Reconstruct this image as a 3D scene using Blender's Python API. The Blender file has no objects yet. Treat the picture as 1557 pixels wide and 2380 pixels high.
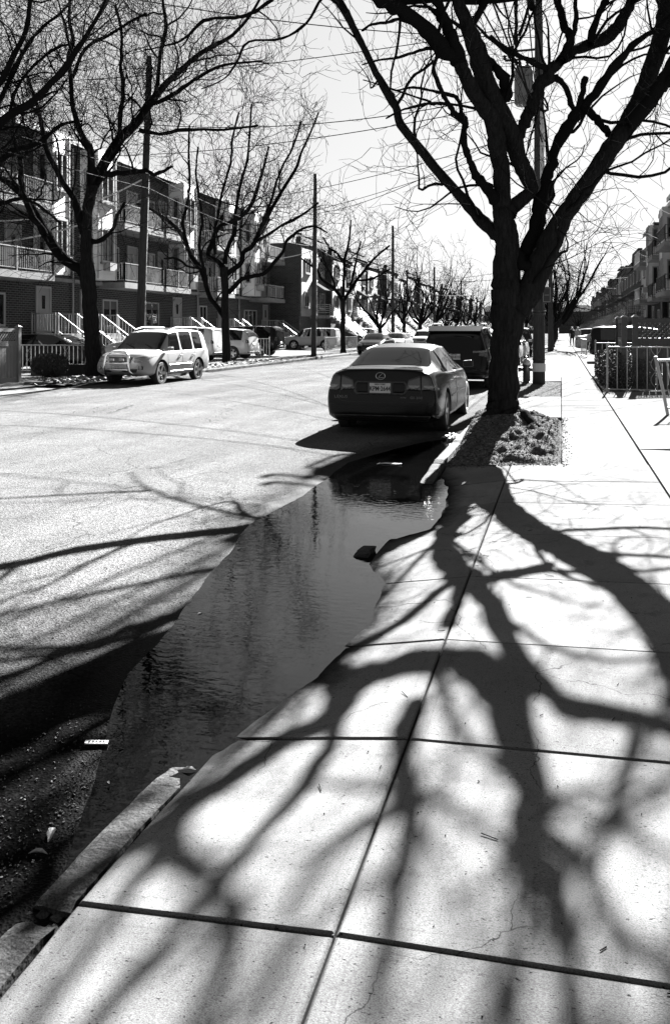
import bpy, bmesh, math, random
import numpy as np
from mathutils import Vector, Matrix, noise
from mathutils.bvhtree import BVHTree
R = math.radians
S = bpy.context.scene
# ------------------------------------------------------------------ camera, sky, sun, exposure
CAM_H = 1.70
TH = R(15.1)                    # the camera looks 15.1 degrees to the left of the street's axis (+Y)
cd = bpy.data.cameras.new('camera')
cam = bpy.data.objects.new('camera', cd); S.collection.objects.link(cam)
cam.location = (0, 0, CAM_H); cam.rotation_euler = (R(90), 0, TH)
cd.sensor_fit = 'HORIZONTAL'; cd.sensor_width = 36; cd.lens = 1950/1557*36
cd.shift_y = -0.273; cd.clip_start = .05; cd.clip_end = 3000
S.camera = cam
SUN_EL, SUN_AZ = R(31), R(5.9)
w = bpy.data.worlds.new('World'); S.world = w; w.use_nodes = True
nt = w.node_tree; bg = nt.nodes['Background']
sky = nt.nodes.new('ShaderNodeTexSky'); sky.sky_type = 'NISHITA'; sky.sun_disc = False
sky.sun_elevation = SUN_EL; sky.sun_rotation = SUN_AZ
sky.air_density = 1.0; sky.dust_density = 0.6; sky.ozone_density = 1.0
bw = nt.nodes.new('ShaderNodeRGBToBW')          # a black-and-white photograph: the sky has no hue
nt.links.new(sky.outputs[0], bw.inputs[0])
ad = nt.nodes.new('ShaderNodeMath'); ad.inputs[1].default_value = 4; nt.links.new(bw.outputs[0], ad.inputs[0])
dv = nt.nodes.new('ShaderNodeMath'); dv.operation = 'DIVIDE'; nt.links.new(bw.outputs[0], dv.inputs[0]); nt.links.new(ad.outputs[0], dv.inputs[1])
ml = nt.nodes.new('ShaderNodeMath'); ml.operation = 'MULTIPLY'; ml.inputs[1].default_value = 1.55; nt.links.new(dv.outputs[0], ml.inputs[0])
nt.links.new(ml.outputs[0], bg.inputs[0])        # a film-like shoulder: the glow round the sun is held back
bg.inputs[1].default_value = 0.05
sd = bpy.data.lights.new('sun', 'SUN'); sd.energy = 5.0; sd.angle = R(0.36); sd.color = (1, 1, 1)
sun = bpy.data.objects.new('sun', sd); S.collection.objects.link(sun)
tv = Vector((-math.sin(SUN_AZ)*math.cos(SUN_EL), -math.cos(SUN_AZ)*math.cos(SUN_EL), -math.sin(SUN_EL)))
sun.rotation_euler = tv.to_track_quat('-Z', 'Y').to_euler()
S.view_settings.view_transform = 'Standard'; S.view_settings.look = 'None'
S.view_settings.exposure = 4.15; S.view_settings.gamma = 1
S.cycles.max_bounces = 5; S.cycles.diffuse_bounces = 2; S.cycles.glossy_bounces = 3
S.cycles.transmission_bounces = 3; S.cycles.transparent_max_bounces = 6
S.cycles.use_denoising = True; S.cycles.sample_clamp_indirect = 3

# ------------------------------------------------------------------ helpers
F0, CX, HY = 1950., 778., 765.  # measured focal length, principal column and horizon row of the photograph
CT, ST = math.cos(TH), math.sin(TH)
def P(px, py, D):               # a measured direction at a distance D in front of the camera, in street coordinates
    X = (px-CX)/F0*D; z = CAM_H+(HY-py)/F0*D
    return Vector((X*CT-D*ST, X*ST+D*CT, z))
def tag(o, label=None, cat=None, group=None, kind=None):
    if label: o['label'] = label
    if cat: o['category'] = cat
    if group: o['group'] = group
    if kind: o['kind'] = kind
    return o
def empty(name, loc, rz, label, cat, group=None):
    o = bpy.data.objects.new(name, None); S.collection.objects.link(o)
    o.location = loc; o.rotation_euler = (0, 0, rz); o.empty_display_size = .2
    return tag(o, label, cat, group)
class MB:
    def __init__(s): s.v = []; s.f = []; s.uv = None
    def quad(s, a, b, c, d):
        n = len(s.v); s.v += [tuple(a), tuple(b), tuple(c), tuple(d)]; s.f.append((n, n+1, n+2, n+3))
    def poly(s, pts):
        n = len(s.v); s.v += [tuple(p) for p in pts]; s.f.append(tuple(range(n, n+len(pts))))
    def hexa(s, c):             # 8 corners: bottom ring then top ring
        n = len(s.v); s.v += [tuple(p) for p in c]
        for q in ((0,3,2,1),(4,5,6,7),(0,1,5,4),(1,2,6,5),(2,3,7,6),(3,0,4,7)): s.f.append(tuple(n+i for i in q))
    def box(s, x0, x1, y0, y1, z0, z1):
        s.hexa([(x0,y0,z0),(x1,y0,z0),(x1,y1,z0),(x0,y1,z0),(x0,y0,z1),(x1,y0,z1),(x1,y1,z1),(x0,y1,z1)]); return s
    def bar(s, a, b, w, h=None, up=(0,0,1)):
        a, b = Vector(a), Vector(b); h = h or w
        t = (b-a).normalized(); u = Vector(up)
        if abs(t.dot(u)) > .98: u = Vector((0,1,0))
        sx = t.cross(u).normalized()*w/2; sz = sx.cross(t).normalized()*h/2
        s.hexa([a-sx-sz, a+sx-sz, a+sx+sz, a-sx+sz, b-sx-sz, b+sx-sz, b+sx+sz, b-sx+sz]); return s
    def tube(s, pts, r, n=6, cap=True):
        pts = [Vector(p) for p in pts]; m = len(pts)
        rs = list(r) if hasattr(r, '__len__') else [r]*m
        base = len(s.v); u = None
        for i, p in enumerate(pts):
            t = (pts[min(i+1, m-1)]-pts[max(i-1, 0)]).normalized()
            if u is None:
                u = t.cross(Vector((0, 0, 1)))
                if u.length < .05: u = t.cross(Vector((0, 1, 0)))
                u.normalize()
            u = (u-t*u.dot(t)).normalized(); vv = t.cross(u)
            for k in range(n):
                a = 2*math.pi*k/n; s.v.append(tuple(p+(u*math.cos(a)+vv*math.sin(a))*rs[i]))
        for i in range(m-1):
            for k in range(n):
                a = base+i*n+k; b = base+i*n+(k+1) % n; s.f.append((a, b, b+n, a+n))
        if cap:
            s.f.append(tuple(base+k for k in range(n))[::-1]); s.f.append(tuple(base+(m-1)*n+k for k in range(n)))
        return s
    def cyl(s, c0, c1, r0, r1=None, n=16): return s.tube([c0, c1], [r0, r0 if r1 is None else r1], n)
    def lathe(s, prof, c=(0,0,0), n=20, axis='z'):      # prof: (radius, height)
        base = len(s.v)
        for r, h in prof:
            for k in range(n):
                a = 2*math.pi*k/n; x, y = r*math.cos(a), r*math.sin(a)
                p = (x, y, h) if axis == 'z' else (h, x, y)
                s.v.append((c[0]+p[0], c[1]+p[1], c[2]+p[2]))
        for i in range(len(prof)-1):
            for k in range(n):
                a = base+i*n+k; b = base+i*n+(k+1) % n; s.f.append((a, b, b+n, a+n))
        s.f.append(tuple(base+k for k in range(n))[::-1]); s.f.append(tuple(base+(len(prof)-1)*n+k for k in range(n)))
        return s
    def build(s, name, mat, parent=None, smooth=False):
        me = bpy.data.meshes.new(name); me.from_pydata(s.v, [], s.f)
        if mat: me.materials.append(mat)
        if smooth: me.polygons.foreach_set('use_smooth', [True]*len(me.polygons))
        me.update(); o = bpy.data.objects.new(name, me); S.collection.objects.link(o)
        if parent: o.parent = parent
        return o
def fixn(o):
    bm = bmesh.new(); bm.from_mesh(o.data); bmesh.ops.recalc_face_normals(bm, faces=bm.faces); bm.to_mesh(o.data); bm.free(); return o
def copy_tree(o, parent=None):
    c = o.copy(); S.collection.objects.link(c); c.parent = parent
    for ch in [k for k in o.children]: copy_tree(ch, c)
    return c
def text_mesh(txt, size, name, mat, parent, loc, rot, ext=.0015, bold=0, sx=1, align='CENTER'):
    cu = bpy.data.curves.new('t', 'FONT'); cu.body = txt; cu.size = size; cu.extrude = ext; cu.offset = bold
    cu.align_x = align; cu.align_y = 'CENTER'; cu.resolution_u = 2
    to = bpy.data.objects.new('t', cu); S.collection.objects.link(to)
    dg = bpy.context.evaluated_depsgraph_get(); dg.update()
    me = bpy.data.meshes.new_from_object(to.evaluated_get(dg)); bpy.data.objects.remove(to)
    me.materials.clear(); me.materials.append(mat)
    o = bpy.data.objects.new(name, me); S.collection.objects.link(o); o.parent = parent
    o.location = loc; o.rotation_euler = rot; o.scale = (sx, 1, 1); return o
ORD = ['first','second','third','fourth','fifth','sixth','seventh','eighth','ninth','tenth','eleventh','twelfth','thirteenth','fourteenth','fifteenth','sixteenth','seventeenth','eighteenth','nineteenth','twentieth']

# ------------------------------------------------------------------ materials (all neutral grey: a black-and-white photograph)
def mat(name, base=.1, rough=.8, spec=.3, var=0., vscale=3., metal=0., bump=0., bscale=40., coat=0., speck=0., sscale=400., stretch=None, emit=None):
    m = bpy.data.materials.new(name); m.use_nodes = True; t = m.node_tree; N, L = t.nodes, t.links
    b = N['Principled BSDF']; b.inputs['Roughness'].default_value = rough; b.inputs['Metallic'].default_value = metal
    b.inputs['Specular IOR Level'].default_value = spec; b.inputs['Coat Weight'].default_value = coat; b.inputs['Coat Roughness'].default_value = .03
    b.inputs['Base Color'].default_value = (base, base, base, 1)
    tc = N.new('ShaderNodeTexCoord'); co = tc.outputs['Object']
    if stretch:
        mp = N.new('ShaderNodeMapping'); mp.inputs['Scale'].default_value = stretch; L.new(co, mp.inputs[0]); co = mp.outputs[0]
    m['co'] = 0
    val = None
    if var:
        n = N.new('ShaderNodeTexNoise'); n.inputs['Scale'].default_value = vscale; n.inputs['Detail'].default_value = 7; n.inputs['Roughness'].default_value = .65
        L.new(co, n.inputs[0]); r = N.new('ShaderNodeMapRange'); r.inputs[1].default_value = .3; r.inputs[2].default_value = .7
        r.inputs[3].default_value = base*(1-var); r.inputs[4].default_value = base*(1+var); L.new(n.outputs[0], r.inputs[0]); val = r.outputs[0]
    if speck:
        n = N.new('ShaderNodeTexNoise'); n.inputs['Scale'].default_value = sscale; n.inputs['Detail'].default_value = 3
        L.new(co, n.inputs[0]); r = N.new('ShaderNodeMapRange'); r.inputs[1].default_value = .32; r.inputs[2].default_value = .62
        r.inputs[3].default_value = 1-speck; r.inputs[4].default_value = 1+speck*.5; L.new(n.outputs[0], r.inputs[0])
        mm = N.new('ShaderNodeMath'); mm.operation = 'MULTIPLY'; mm.inputs[0].default_value = base
        if val: L.new(val, mm.inputs[0])
        L.new(r.outputs[0], mm.inputs[1]); val = mm.outputs[0]
    if val: L.new(val, b.inputs['Base Color'])
    if bump:
        n = N.new('ShaderNodeTexNoise'); n.inputs['Scale'].default_value = bscale; n.inputs['Detail'].default_value = 5
        L.new(co, n.inputs[0]); bn = N.new('ShaderNodeBump'); bn.inputs['Strength'].default_value = bump; bn.inputs['Distance'].default_value = .02
        L.new(n.outputs[0], bn.inputs['Height']); L.new(bn.outputs[0], b.inputs['Normal'])
    return m
def brick_mat(name, base, mortar, sx=4.6, axis=None):
    m = mat(name, base, .9, .2); t = m.node_tree; N, L = t.nodes, t.links; b = N['Principled BSDF']
    tc = N.new('ShaderNodeTexCoord'); sp = N.new('ShaderNodeSeparateXYZ'); L.new(tc.outputs['Object'], sp.inputs[0])
    ad = N.new('ShaderNodeMath'); L.new(sp.outputs[0], ad.inputs[0]); L.new(sp.outputs[1], ad.inputs[1])
    cb = N.new('ShaderNodeCombineXYZ'); L.new(ad.outputs[0], cb.inputs[0]); L.new(sp.outputs[2], cb.inputs[1])
    br = N.new('ShaderNodeTexBrick'); br.inputs['Scale'].default_value = 1
    br.inputs['Brick Width'].default_value = .30; br.inputs['Row Height'].default_value = .10; br.inputs['Mortar Size'].default_value = .010
    br.inputs['Color1'].default_value = (base*.6,)*3+(1,); br.inputs['Color2'].default_value = (base*1.5,)*3+(1,); br.inputs['Mortar'].default_value = (mortar,)*3+(1,)
    L.new(cb.outputs[0], br.inputs['Vector']); L.new(br.outputs[0], b.inputs['Base Color'])
    bn = N.new('ShaderNodeBump'); bn.inputs['Strength'].default_value = .5; bn.inputs['Distance'].default_value = .01; bn.invert = True
    L.new(br.outputs['Fac'], bn.inputs['Height']); L.new(bn.outputs[0], b.inputs['Normal']); return m
def siding_mat(name, base, step=.16):
    m = mat(name, base, .6, .3, var=.12, vscale=1.5); t = m.node_tree; N, L = t.nodes, t.links; b = N['Principled BSDF']
    tc = N.new('ShaderNodeTexCoord'); sp = N.new('ShaderNodeSeparateXYZ'); L.new(tc.outputs['Object'], sp.inputs[0])
    d = N.new('ShaderNodeMath'); d.operation = 'DIVIDE'; d.inputs[1].default_value = step; L.new(sp.outputs[2], d.inputs[0])
    f = N.new('ShaderNodeMath'); f.operation = 'FRACT'; L.new(d.outputs[0], f.inputs[0])
    bn = N.new('ShaderNodeBump'); bn.inputs['Strength'].default_value = 1; bn.inputs['Distance'].default_value = .02; bn.invert = True
    L.new(f.outputs[0], bn.inputs['Height']); L.new(bn.outputs[0], b.inputs['Normal']); return m
M = {}
M['bark'] = mat('bark', .011, 1, .0, var=.5, vscale=9, bump=1, bscale=14, stretch=(3, 3, .5))
M['twig'] = mat('twig_bark', .006, 1, .0)
M['pole'] = mat('pole_wood', .030, .9, .15, var=.45, vscale=10, bump=.5, bscale=30, stretch=(4, 4, .3))
M['curb'] = mat('curb_stone', .028, .95, .05, var=.5, vscale=9, bump=.5, bscale=60, speck=.5, sscale=160)
M['soil'] = mat('soil', .055, 1, .0, var=.85, vscale=22, bump=1, bscale=70, speck=.9, sscale=90)
M['ground'] = mat('ground', .05, 1, .1, var=.4, vscale=2)
M['lot'] = mat('lot_concrete', .084, 1, .0, var=.15, vscale=1.2, bump=.4, bscale=90, speck=.3, sscale=110)
M['farwalk'] = mat('far_walk', .084, 1, .0, var=.15, vscale=1)
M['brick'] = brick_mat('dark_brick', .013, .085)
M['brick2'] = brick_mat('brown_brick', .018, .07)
M['siding'] = siding_mat('pale_siding', .38)
M['siding2'] = siding_mat('grey_siding', .15)
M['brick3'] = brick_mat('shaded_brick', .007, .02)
M['stone'] = mat('grey_stone', .11, .85, .2, var=.3, vscale=3)
M['white'] = mat('white_paint', .30, .5, .4, var=.06)
M['door'] = mat('door_paint', .10, .5, .4, var=.06)
M['frame'] = mat('window_frame', .15, .5, .4)
M['blind'] = mat('window_blind', .05, .8, .1)
M['pane'] = mat('window_pane', .008, .06, .5)
M['rail'] = mat('white_rail', .17, .4, .5, var=.05)
M['darkrail'] = mat('dark_rail', .01, .5, .4)
M['roof'] = mat('roofing', .03, .9, .2, var=.3)
M['awning'] = mat('awning_metal', .05, 1, .0)
M['tyre'] = mat('tyre', .008, .8, .3)
M['rim'] = mat('rim_alloy', .25, .3, .5, metal=.7)
M['black'] = mat('black_plastic', .006, .45, .4)
M['chrome'] = mat('chrome', .85, .15, .5, metal=1)
M['glass'] = mat('car_glass', .004, .02, .5)
M['glassd'] = mat('tinted_glass', .0015, .03, .16)
M['lamp'] = mat('lamp_glass', .14, .08, .6)
M['plate'] = mat('plate', .3, .5, .4)
M['ink'] = mat('plate_ink', .004, .5, .3)
M['lens'] = mat('tail_lens', .010, .08, .6)
M['lensl'] = mat('tail_lens_clear', .14, .12, .6)
def paint(name, v, metal=0., rough=.16, coat=0.): return mat(name, v, rough, .26 if v > .05 else .13, coat=coat, metal=metal)
M['p_grey'] = paint('grey_car_paint', .0035, .0, .2)
M['p_black'] = paint('black_car_paint', .0006)
M['p_silver'] = paint('silver_car_paint', .17, .1, .35)
M['p_white'] = paint('white_car_paint', .22)
M['p_dark'] = paint('dark_car_paint', .004)
M['bronze'] = mat('vinyl_fence', .105, .5, .3, var=.08, stretch=(3, 3, .4))
M['fence_d'] = mat('stained_fence', .030, .6, .3, var=.2, stretch=(3, 3, .4))
M['leaf'] = mat('hedge_leaf', .022, .7, .3, var=.6, vscale=20)
M['litter'] = mat('leaf_litter', .10, .8, .3, var=.8, vscale=30)
M['litter2'] = mat('soil_chips', .048, 1, .0, var=.97, vscale=18)
M['paper'] = mat('paper', .35, .8, .3)
M['steel'] = mat('galvanised_steel', .07, .5, .4, var=.2)
M['cable'] = mat('cable', .006, .9, .03)
M['cablew'] = mat('pale_cable', .35, .5, .4)

# pavement slabs: paler trowelled margin along each slab's edge (uv = metres from the slab's low corner, uv2 = slab size)
ZWET = .028
def slab_mat():
    m = mat('pavement_concrete', .095, 1, .0); t = m.node_tree; N, L = t.nodes, t.links; b = N['Principled BSDF']
    tc = N.new('ShaderNodeTexCoord'); co = tc.outputs['Object']
    def noise_(sc, de, ro=.6, w=None):
        n = N.new('ShaderNodeTexNoise'); n.inputs['Scale'].default_value = sc; n.inputs['Detail'].default_value = de; n.inputs['Roughness'].default_value = ro
        L.new(w or co, n.inputs[0]); return n.outputs[0]
    def rng(x, a, b_, c, d):
        r = N.new('ShaderNodeMapRange'); L.new(x, r.inputs[0])
        for i, q in enumerate((a, b_, c, d)): r.inputs[i+1].default_value = q
        return r.outputs[0]
    def mul(x, y):
        k = N.new('ShaderNodeMath'); k.operation = 'MULTIPLY'; L.new(x, k.inputs[0]); L.new(y, k.inputs[1]); return k.outputs[0]
    mp = N.new('ShaderNodeMapping'); mp.inputs['Scale'].default_value = (1, 2.2, 1); L.new(co, mp.inputs[0])   # brushed across the walk
    blot = rng(noise_(1.1, 7, .65), .32, .68, .74, 1.08)
    stain = mul(rng(noise_(4.2, 9, .78), .54, .72, 1, .62), rng(noise_(.9, 4, .5, None), .60, .70, 1, .82))
    grit = rng(noise_(190, 3, .7, mp.outputs[0]), .30, .62, .42, 1.20)
    pits = rng(noise_(62, 3, .6, mp.outputs[0]), .30, .37, .12, 1)
    gv = N.new('ShaderNodeTexVoronoi'); gv.inputs['Scale'].default_value = 2.6; L.new(co, gv.inputs['Vector'])
    pits = mul(pits, rng(gv.outputs['Distance'], .016, .024, .35, 1))
    cz = N.new('ShaderNodeTexNoise'); cz.inputs['Scale'].default_value = 5; cz.inputs['Detail'].default_value = 9; L.new(co, cz.inputs[0])
    cm_ = N.new('ShaderNodeVectorMath'); cm_.operation = 'MULTIPLY_ADD'; cm_.inputs[1].default_value = (.22, .22, 0); L.new(cz.outputs['Color'], cm_.inputs[0]); L.new(co, cm_.inputs[2])
    cv_ = N.new('ShaderNodeTexVoronoi'); cv_.feature = 'DISTANCE_TO_EDGE'; cv_.inputs['Scale'].default_value = .75; L.new(cm_.outputs[0], cv_.inputs['Vector'])
    ck = N.new('ShaderNodeMath'); ck.operation = 'MAXIMUM'; L.new(rng(cv_.outputs['Distance'], .0006, .0022, .35, 1), ck.inputs[0]); L.new(rng(noise_(.8, 2), .50, .56, 1, 0), ck.inputs[1])
    pits = mul(pits, ck.outputs[0])
    v = mul(mul(blot, stain), mul(grit, pits))
    e1 = N.new('ShaderNodeAttribute'); e1.attribute_name = 'edge_u'; e2 = N.new('ShaderNodeAttribute'); e2.attribute_name = 'edge_v'
    mn = N.new('ShaderNodeMath'); mn.operation = 'MINIMUM'; L.new(e1.outputs['Fac'], mn.inputs[0]); L.new(e2.outputs['Fac'], mn.inputs[1])
    marg = mul(rng(mn.outputs[0], .050, .054, 1.16, 1.0), mul(rng(mn.outputs[0], .0, .012, .55, 1), rng(mn.outputs[0], .054, .060, .86, 1)))
    gp = N.new('ShaderNodeNewGeometry'); sx_ = N.new('ShaderNodeSeparateXYZ'); L.new(gp.outputs['Position'], sx_.inputs[0])
    wn = N.new('ShaderNodeMath'); wn.operation = 'MULTIPLY_ADD'; wn.inputs[1].default_value = -.03; L.new(noise_(14, 6, .7), wn.inputs[0]); L.new(sx_.outputs[2], wn.inputs[2])
    marg = mul(marg, rng(wn.outputs[0], ZWET-.012, ZWET+.020, .16, 1))
    rand = N.new('ShaderNodeAttribute'); rand.attribute_name = 'tone'
    v = mul(mul(v, marg), rand.outputs['Fac'])
    k = N.new('ShaderNodeMath'); k.operation = 'MULTIPLY'; k.inputs[1].default_value = .104; L.new(v, k.inputs[0]); L.new(k.outputs[0], b.inputs['Base Color'])
    bn = N.new('ShaderNodeBump'); bn.inputs['Strength'].default_value = .45; bn.inputs['Distance'].default_value = .004
    L.new(noise_(210, 4, .7, mp.outputs[0]), bn.inputs['Height']); L.new(bn.outputs[0], b.inputs['Normal'])
    return m
M['slab'] = slab_mat()
def asphalt_mat():
    m = mat('asphalt', .06, 1, .0); t = m.node_tree; N, L = t.nodes, t.links; b = N['Principled BSDF']
    tc = N.new('ShaderNodeTexCoord'); co = tc.outputs['Object']
    def noise_(sc, de, ro=.6):
        n = N.new('ShaderNodeTexNoise'); n.inputs['Scale'].default_value = sc; n.inputs['Detail'].default_value = de; n.inputs['Roughness'].default_value = ro
        L.new(co, n.inputs[0]); return n.outputs[0]
    def rng(x, a, b_, c, d):
        r = N.new('ShaderNodeMapRange'); L.new(x, r.inputs[0])
        for i, q in enumerate((a, b_, c, d)): r.inputs[i+1].default_value = q
        return r.outputs[0]
    def mul(x, y):
        k = N.new('ShaderNodeMath'); k.operation = 'MULTIPLY'; L.new(x, k.inputs[0]); L.new(y, k.inputs[1]); return k.outputs[0]
    vo = N.new('ShaderNodeTexVoronoi'); vo.inputs['Scale'].default_value = 95; L.new(co, vo.inputs['Vector'])
    sp = N.new('ShaderNodeSeparateXYZ'); L.new(vo.outputs['Color'], sp.inputs[0])
    agg = rng(sp.outputs[0], 0, 1, .5, 1.5)
    blot = mul(rng(noise_(.5, 7, .65), .3, .7, .74, 1.12), rng(noise_(2.7, 9, .75), .55, .72, 1, .68))
    # tar cracks
    wv = N.new('ShaderNodeTexVoronoi'); wv.feature = 'DISTANCE_TO_EDGE'; wv.inputs['Scale'].default_value = .42
    nz = N.new('ShaderNodeTexNoise'); nz.inputs['Scale'].default_value = 2.2; nz.inputs['Detail'].default_value = 8; L.new(co, nz.inputs[0])
    vm = N.new('ShaderNodeVectorMath'); vm.operation = 'MULTIPLY_ADD'; vm.inputs[1].default_value = (.5, .5, 0); L.new(nz.outputs['Color'], vm.inputs[0]); L.new(co, vm.inputs[2])
    L.new(vm.outputs[0], wv.inputs['Vector'])
    crk = rng(wv.outputs['Distance'], .0008, .004, .55, 1)
    at = N.new('ShaderNodeAttribute'); at.attribute_name = 'wet'
    wetv = rng(at.outputs['Fac'], 0, 1, 1, .24)
    at2 = N.new('ShaderNodeAttribute'); at2.attribute_name = 'dirt_and_shade'
    dirt_and_shade = rng(at2.outputs['Fac'], 0, 1, 1, .09)  # gutter grime, plus branch shade painted into the near asphalt's colour
    lm = N.new('ShaderNodeMapping'); lm.inputs['Scale'].default_value = (1.1, .05, 1); L.new(co, lm.inputs[0])
    ln = N.new('ShaderNodeTexNoise'); ln.inputs['Scale'].default_value = 1.4; ln.inputs['Detail'].default_value = 5; L.new(lm.outputs[0], ln.inputs[0])
    v = mul(mul(mul(mul(agg, blot), rng(ln.outputs[0], .35, .65, .84, 1.06)), mul(crk, wetv)), dirt_and_shade)
    k = N.new('ShaderNodeMath'); k.operation = 'MULTIPLY'; k.inputs[1].default_value = .064; L.new(v, k.inputs[0]); L.new(k.outputs[0], b.inputs['Base Color'])
    L.new(rng(at.outputs['Fac'], .75, 1, 1, .7), b.inputs['Roughness']); L.new(rng(at.outputs['Fac'], .75, 1, .0, .02), b.inputs['Specular IOR Level'])
    bn = N.new('ShaderNodeBump'); bn.inputs['Strength'].default_value = .8; bn.inputs['Distance'].default_value = .006
    L.new(vo.outputs['Distance'], bn.inputs['Height'])
    b2 = N.new('ShaderNodeBump'); b2.inputs['Strength'].default_value = .5; b2.inputs['Distance'].default_value = .004
    L.new(noise_(60, 5, .7), b2.inputs['Height']); L.new(bn.outputs[0], b2.inputs['Normal']); L.new(b2.outputs[0], b.inputs['Normal'])
    return m
M['asphalt'] = asphalt_mat()
def water_mat():
    m = mat('puddle_water', .0006, .01, .5); t = m.node_tree; N, L = t.nodes, t.links; b = N['Principled BSDF']
    b.inputs['IOR'].default_value = 1.31
    tc = N.new('ShaderNodeTexCoord'); co = tc.outputs['Object']
    mp = N.new('ShaderNodeMapping'); mp.inputs['Scale'].default_value = (1, 2.0, 1); mp.inputs['Rotation'].default_value = (0, 0, R(-14)); L.new(co, mp.inputs[0])
    n = N.new('ShaderNodeTexNoise'); n.inputs['Scale'].default_value = 11; n.inputs['Detail'].default_value = 2; L.new(mp.outputs[0], n.inputs[0])
    n2 = N.new('ShaderNodeTexNoise'); n2.inputs['Scale'].default_value = 1.3; n2.inputs['Detail'].default_value = 2; L.new(co, n2.inputs[0])
    r = N.new('ShaderNodeMapRange'); r.inputs[1].default_value = .35; r.inputs[2].default_value = .65; r.inputs[3].default_value = .04; r.inputs[4].default_value = .17; L.new(n2.outputs[0], r.inputs[0])
    bn = N.new('ShaderNodeBump'); bn.inputs['Distance'].default_value = .01; L.new(r.outputs[0], bn.inputs['Strength'])
    L.new(n.outputs[0], bn.inputs['Height']); L.new(bn.outputs[0], b.inputs['Normal']); return m
M['water'] = water_mat()

# ------------------------------------------------------------------ the ground
ZW = .028                                        # level of the standing water in the gutter
XE = [(-9,-1.2),(1.9,-1.35),(2.3,-1.5),(2.6,-1.62),(3.0,-1.78),(3.65,-2.03),(4.5,-2.13),(5.0,-2.18),(5.6,-2.32),(6.15,-2.47),(6.8,-2.58),(7.4,-2.55),(8.0,-2.5),(9.0,-2.53),(10.2,-2.6),(11.5,-2.3),(12.6,-1.8),(13.4,-1.3),(30,-1.2),(900,-1.2)]
XR = [(-9,-1.9),(1.8,-1.9),(2.3,-1.8),(2.8,-1.42),(3.2,-1.28),(3.85,-1.15),(4.7,-1.05),(5.4,-1.12),(5.8,-1.32),(6.1,-1.44),(6.5,-1.33),(7.0,-1.06),(7.5,-1.03),(8.4,-1.10),(9.3,-1.25),(9.9,-1.6),(10.3,-2.6),(900,-2.6)]
def tab(T, y): return float(np.interp(y, [a for a, b in T], [b for a, b in T]))
def road_z(x, y):
    cr = .11*(1-((x+7.32)/5.9)**2); xe = tab(XE, y)
    nz_ = .004*noise.noise(Vector((x*1.1, y*1.1, 0)))+.0006*noise.noise(Vector((x*6, y*6, 3)))
    d = xe-x
    if d < 0: return ZW+max(-.03, .04*d)+nz_*.6
    return min(ZW+.04*d, max(cr+.012, .062))+nz_
def walk_z(x, y):
    if x > -.57: return .12+.036*(x+.57)
    u = min(1, (-.57-x)/.3)
    return .12-(.12-ZW)/max(.2, (-.57-tab(XR, y)))*(-.57-x)+u*(.0035*noise.noise(Vector((x*4, y*4, 9)))+.0012*noise.noise(Vector((x*17, y*17, 2))))
def wavg(x, y, z): return z+.0015*noise.noise(Vector((x*9, y*9, 1)))
g = MB(); g.quad((-400,-60,-.14),(400,-60,-.14),(400,900,-.14),(-400,900,-.14))
tag(g.build('ground', M['ground']), 'bare ground under the street and yards', kind='structure')
# road
xs = list(np.arange(-13.25, -6, .6))+list(np.arange(-6, -3.2, .2))+list(np.arange(-3.2, -.85, .07))
ys = list(np.arange(-6, 1.4, .4))+list(np.arange(1.4, 6, .07))+list(np.arange(6, 15, .12))+list(np.arange(15, 40, .8))+[45,60,90,140,220,330,500]
rd = MB()
for y in ys:
    for x in xs: rd.v.append((x, y, road_z(x, y) if y < 30 else .11*(1-((x+7.32)/5.9)**2)+.012))
nx = len(xs)
for j in range(len(ys)-1):
    for i in range(nx-1): a = j*nx+i; rd.f.append((a, a+1, a+1+nx, a+nx))
ro = rd.build('road', M['asphalt'], smooth=True); tag(ro, kind='structure')
wa = ro.data.attributes.new('wet', 'FLOAT', 'POINT'); da = ro.data.attributes.new('dirt_and_shade', 'FLOAT', 'POINT')
wv_, dv_ = [], []
for v in rd.v:
    d = tab(XE, v[1])-v[0]
    ok = 1 if v[1] < 14 else 0
    wv_.append(max(0, min(1, 1.12-(d)/.55+.25*noise.noise(Vector((v[0]*5, v[1]*5, 1)))))*ok)
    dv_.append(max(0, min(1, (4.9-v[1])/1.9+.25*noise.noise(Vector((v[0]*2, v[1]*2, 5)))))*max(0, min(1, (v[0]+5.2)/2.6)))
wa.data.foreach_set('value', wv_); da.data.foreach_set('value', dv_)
# puddle
wt = MB(); gx = np.linspace(-2.85, -.8, 10); gy = np.linspace(2.15, 13.6, 40)
for y in gy:
    for x in gx: wt.v.append((x, y, ZW))
for j in range(len(gy)-1):
    for i in range(9): a = j*10+i; wt.f.append((a, a+1, a+11, a+10))
tag(wt.build('puddle_water', M['water']), kind='structure')
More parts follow.
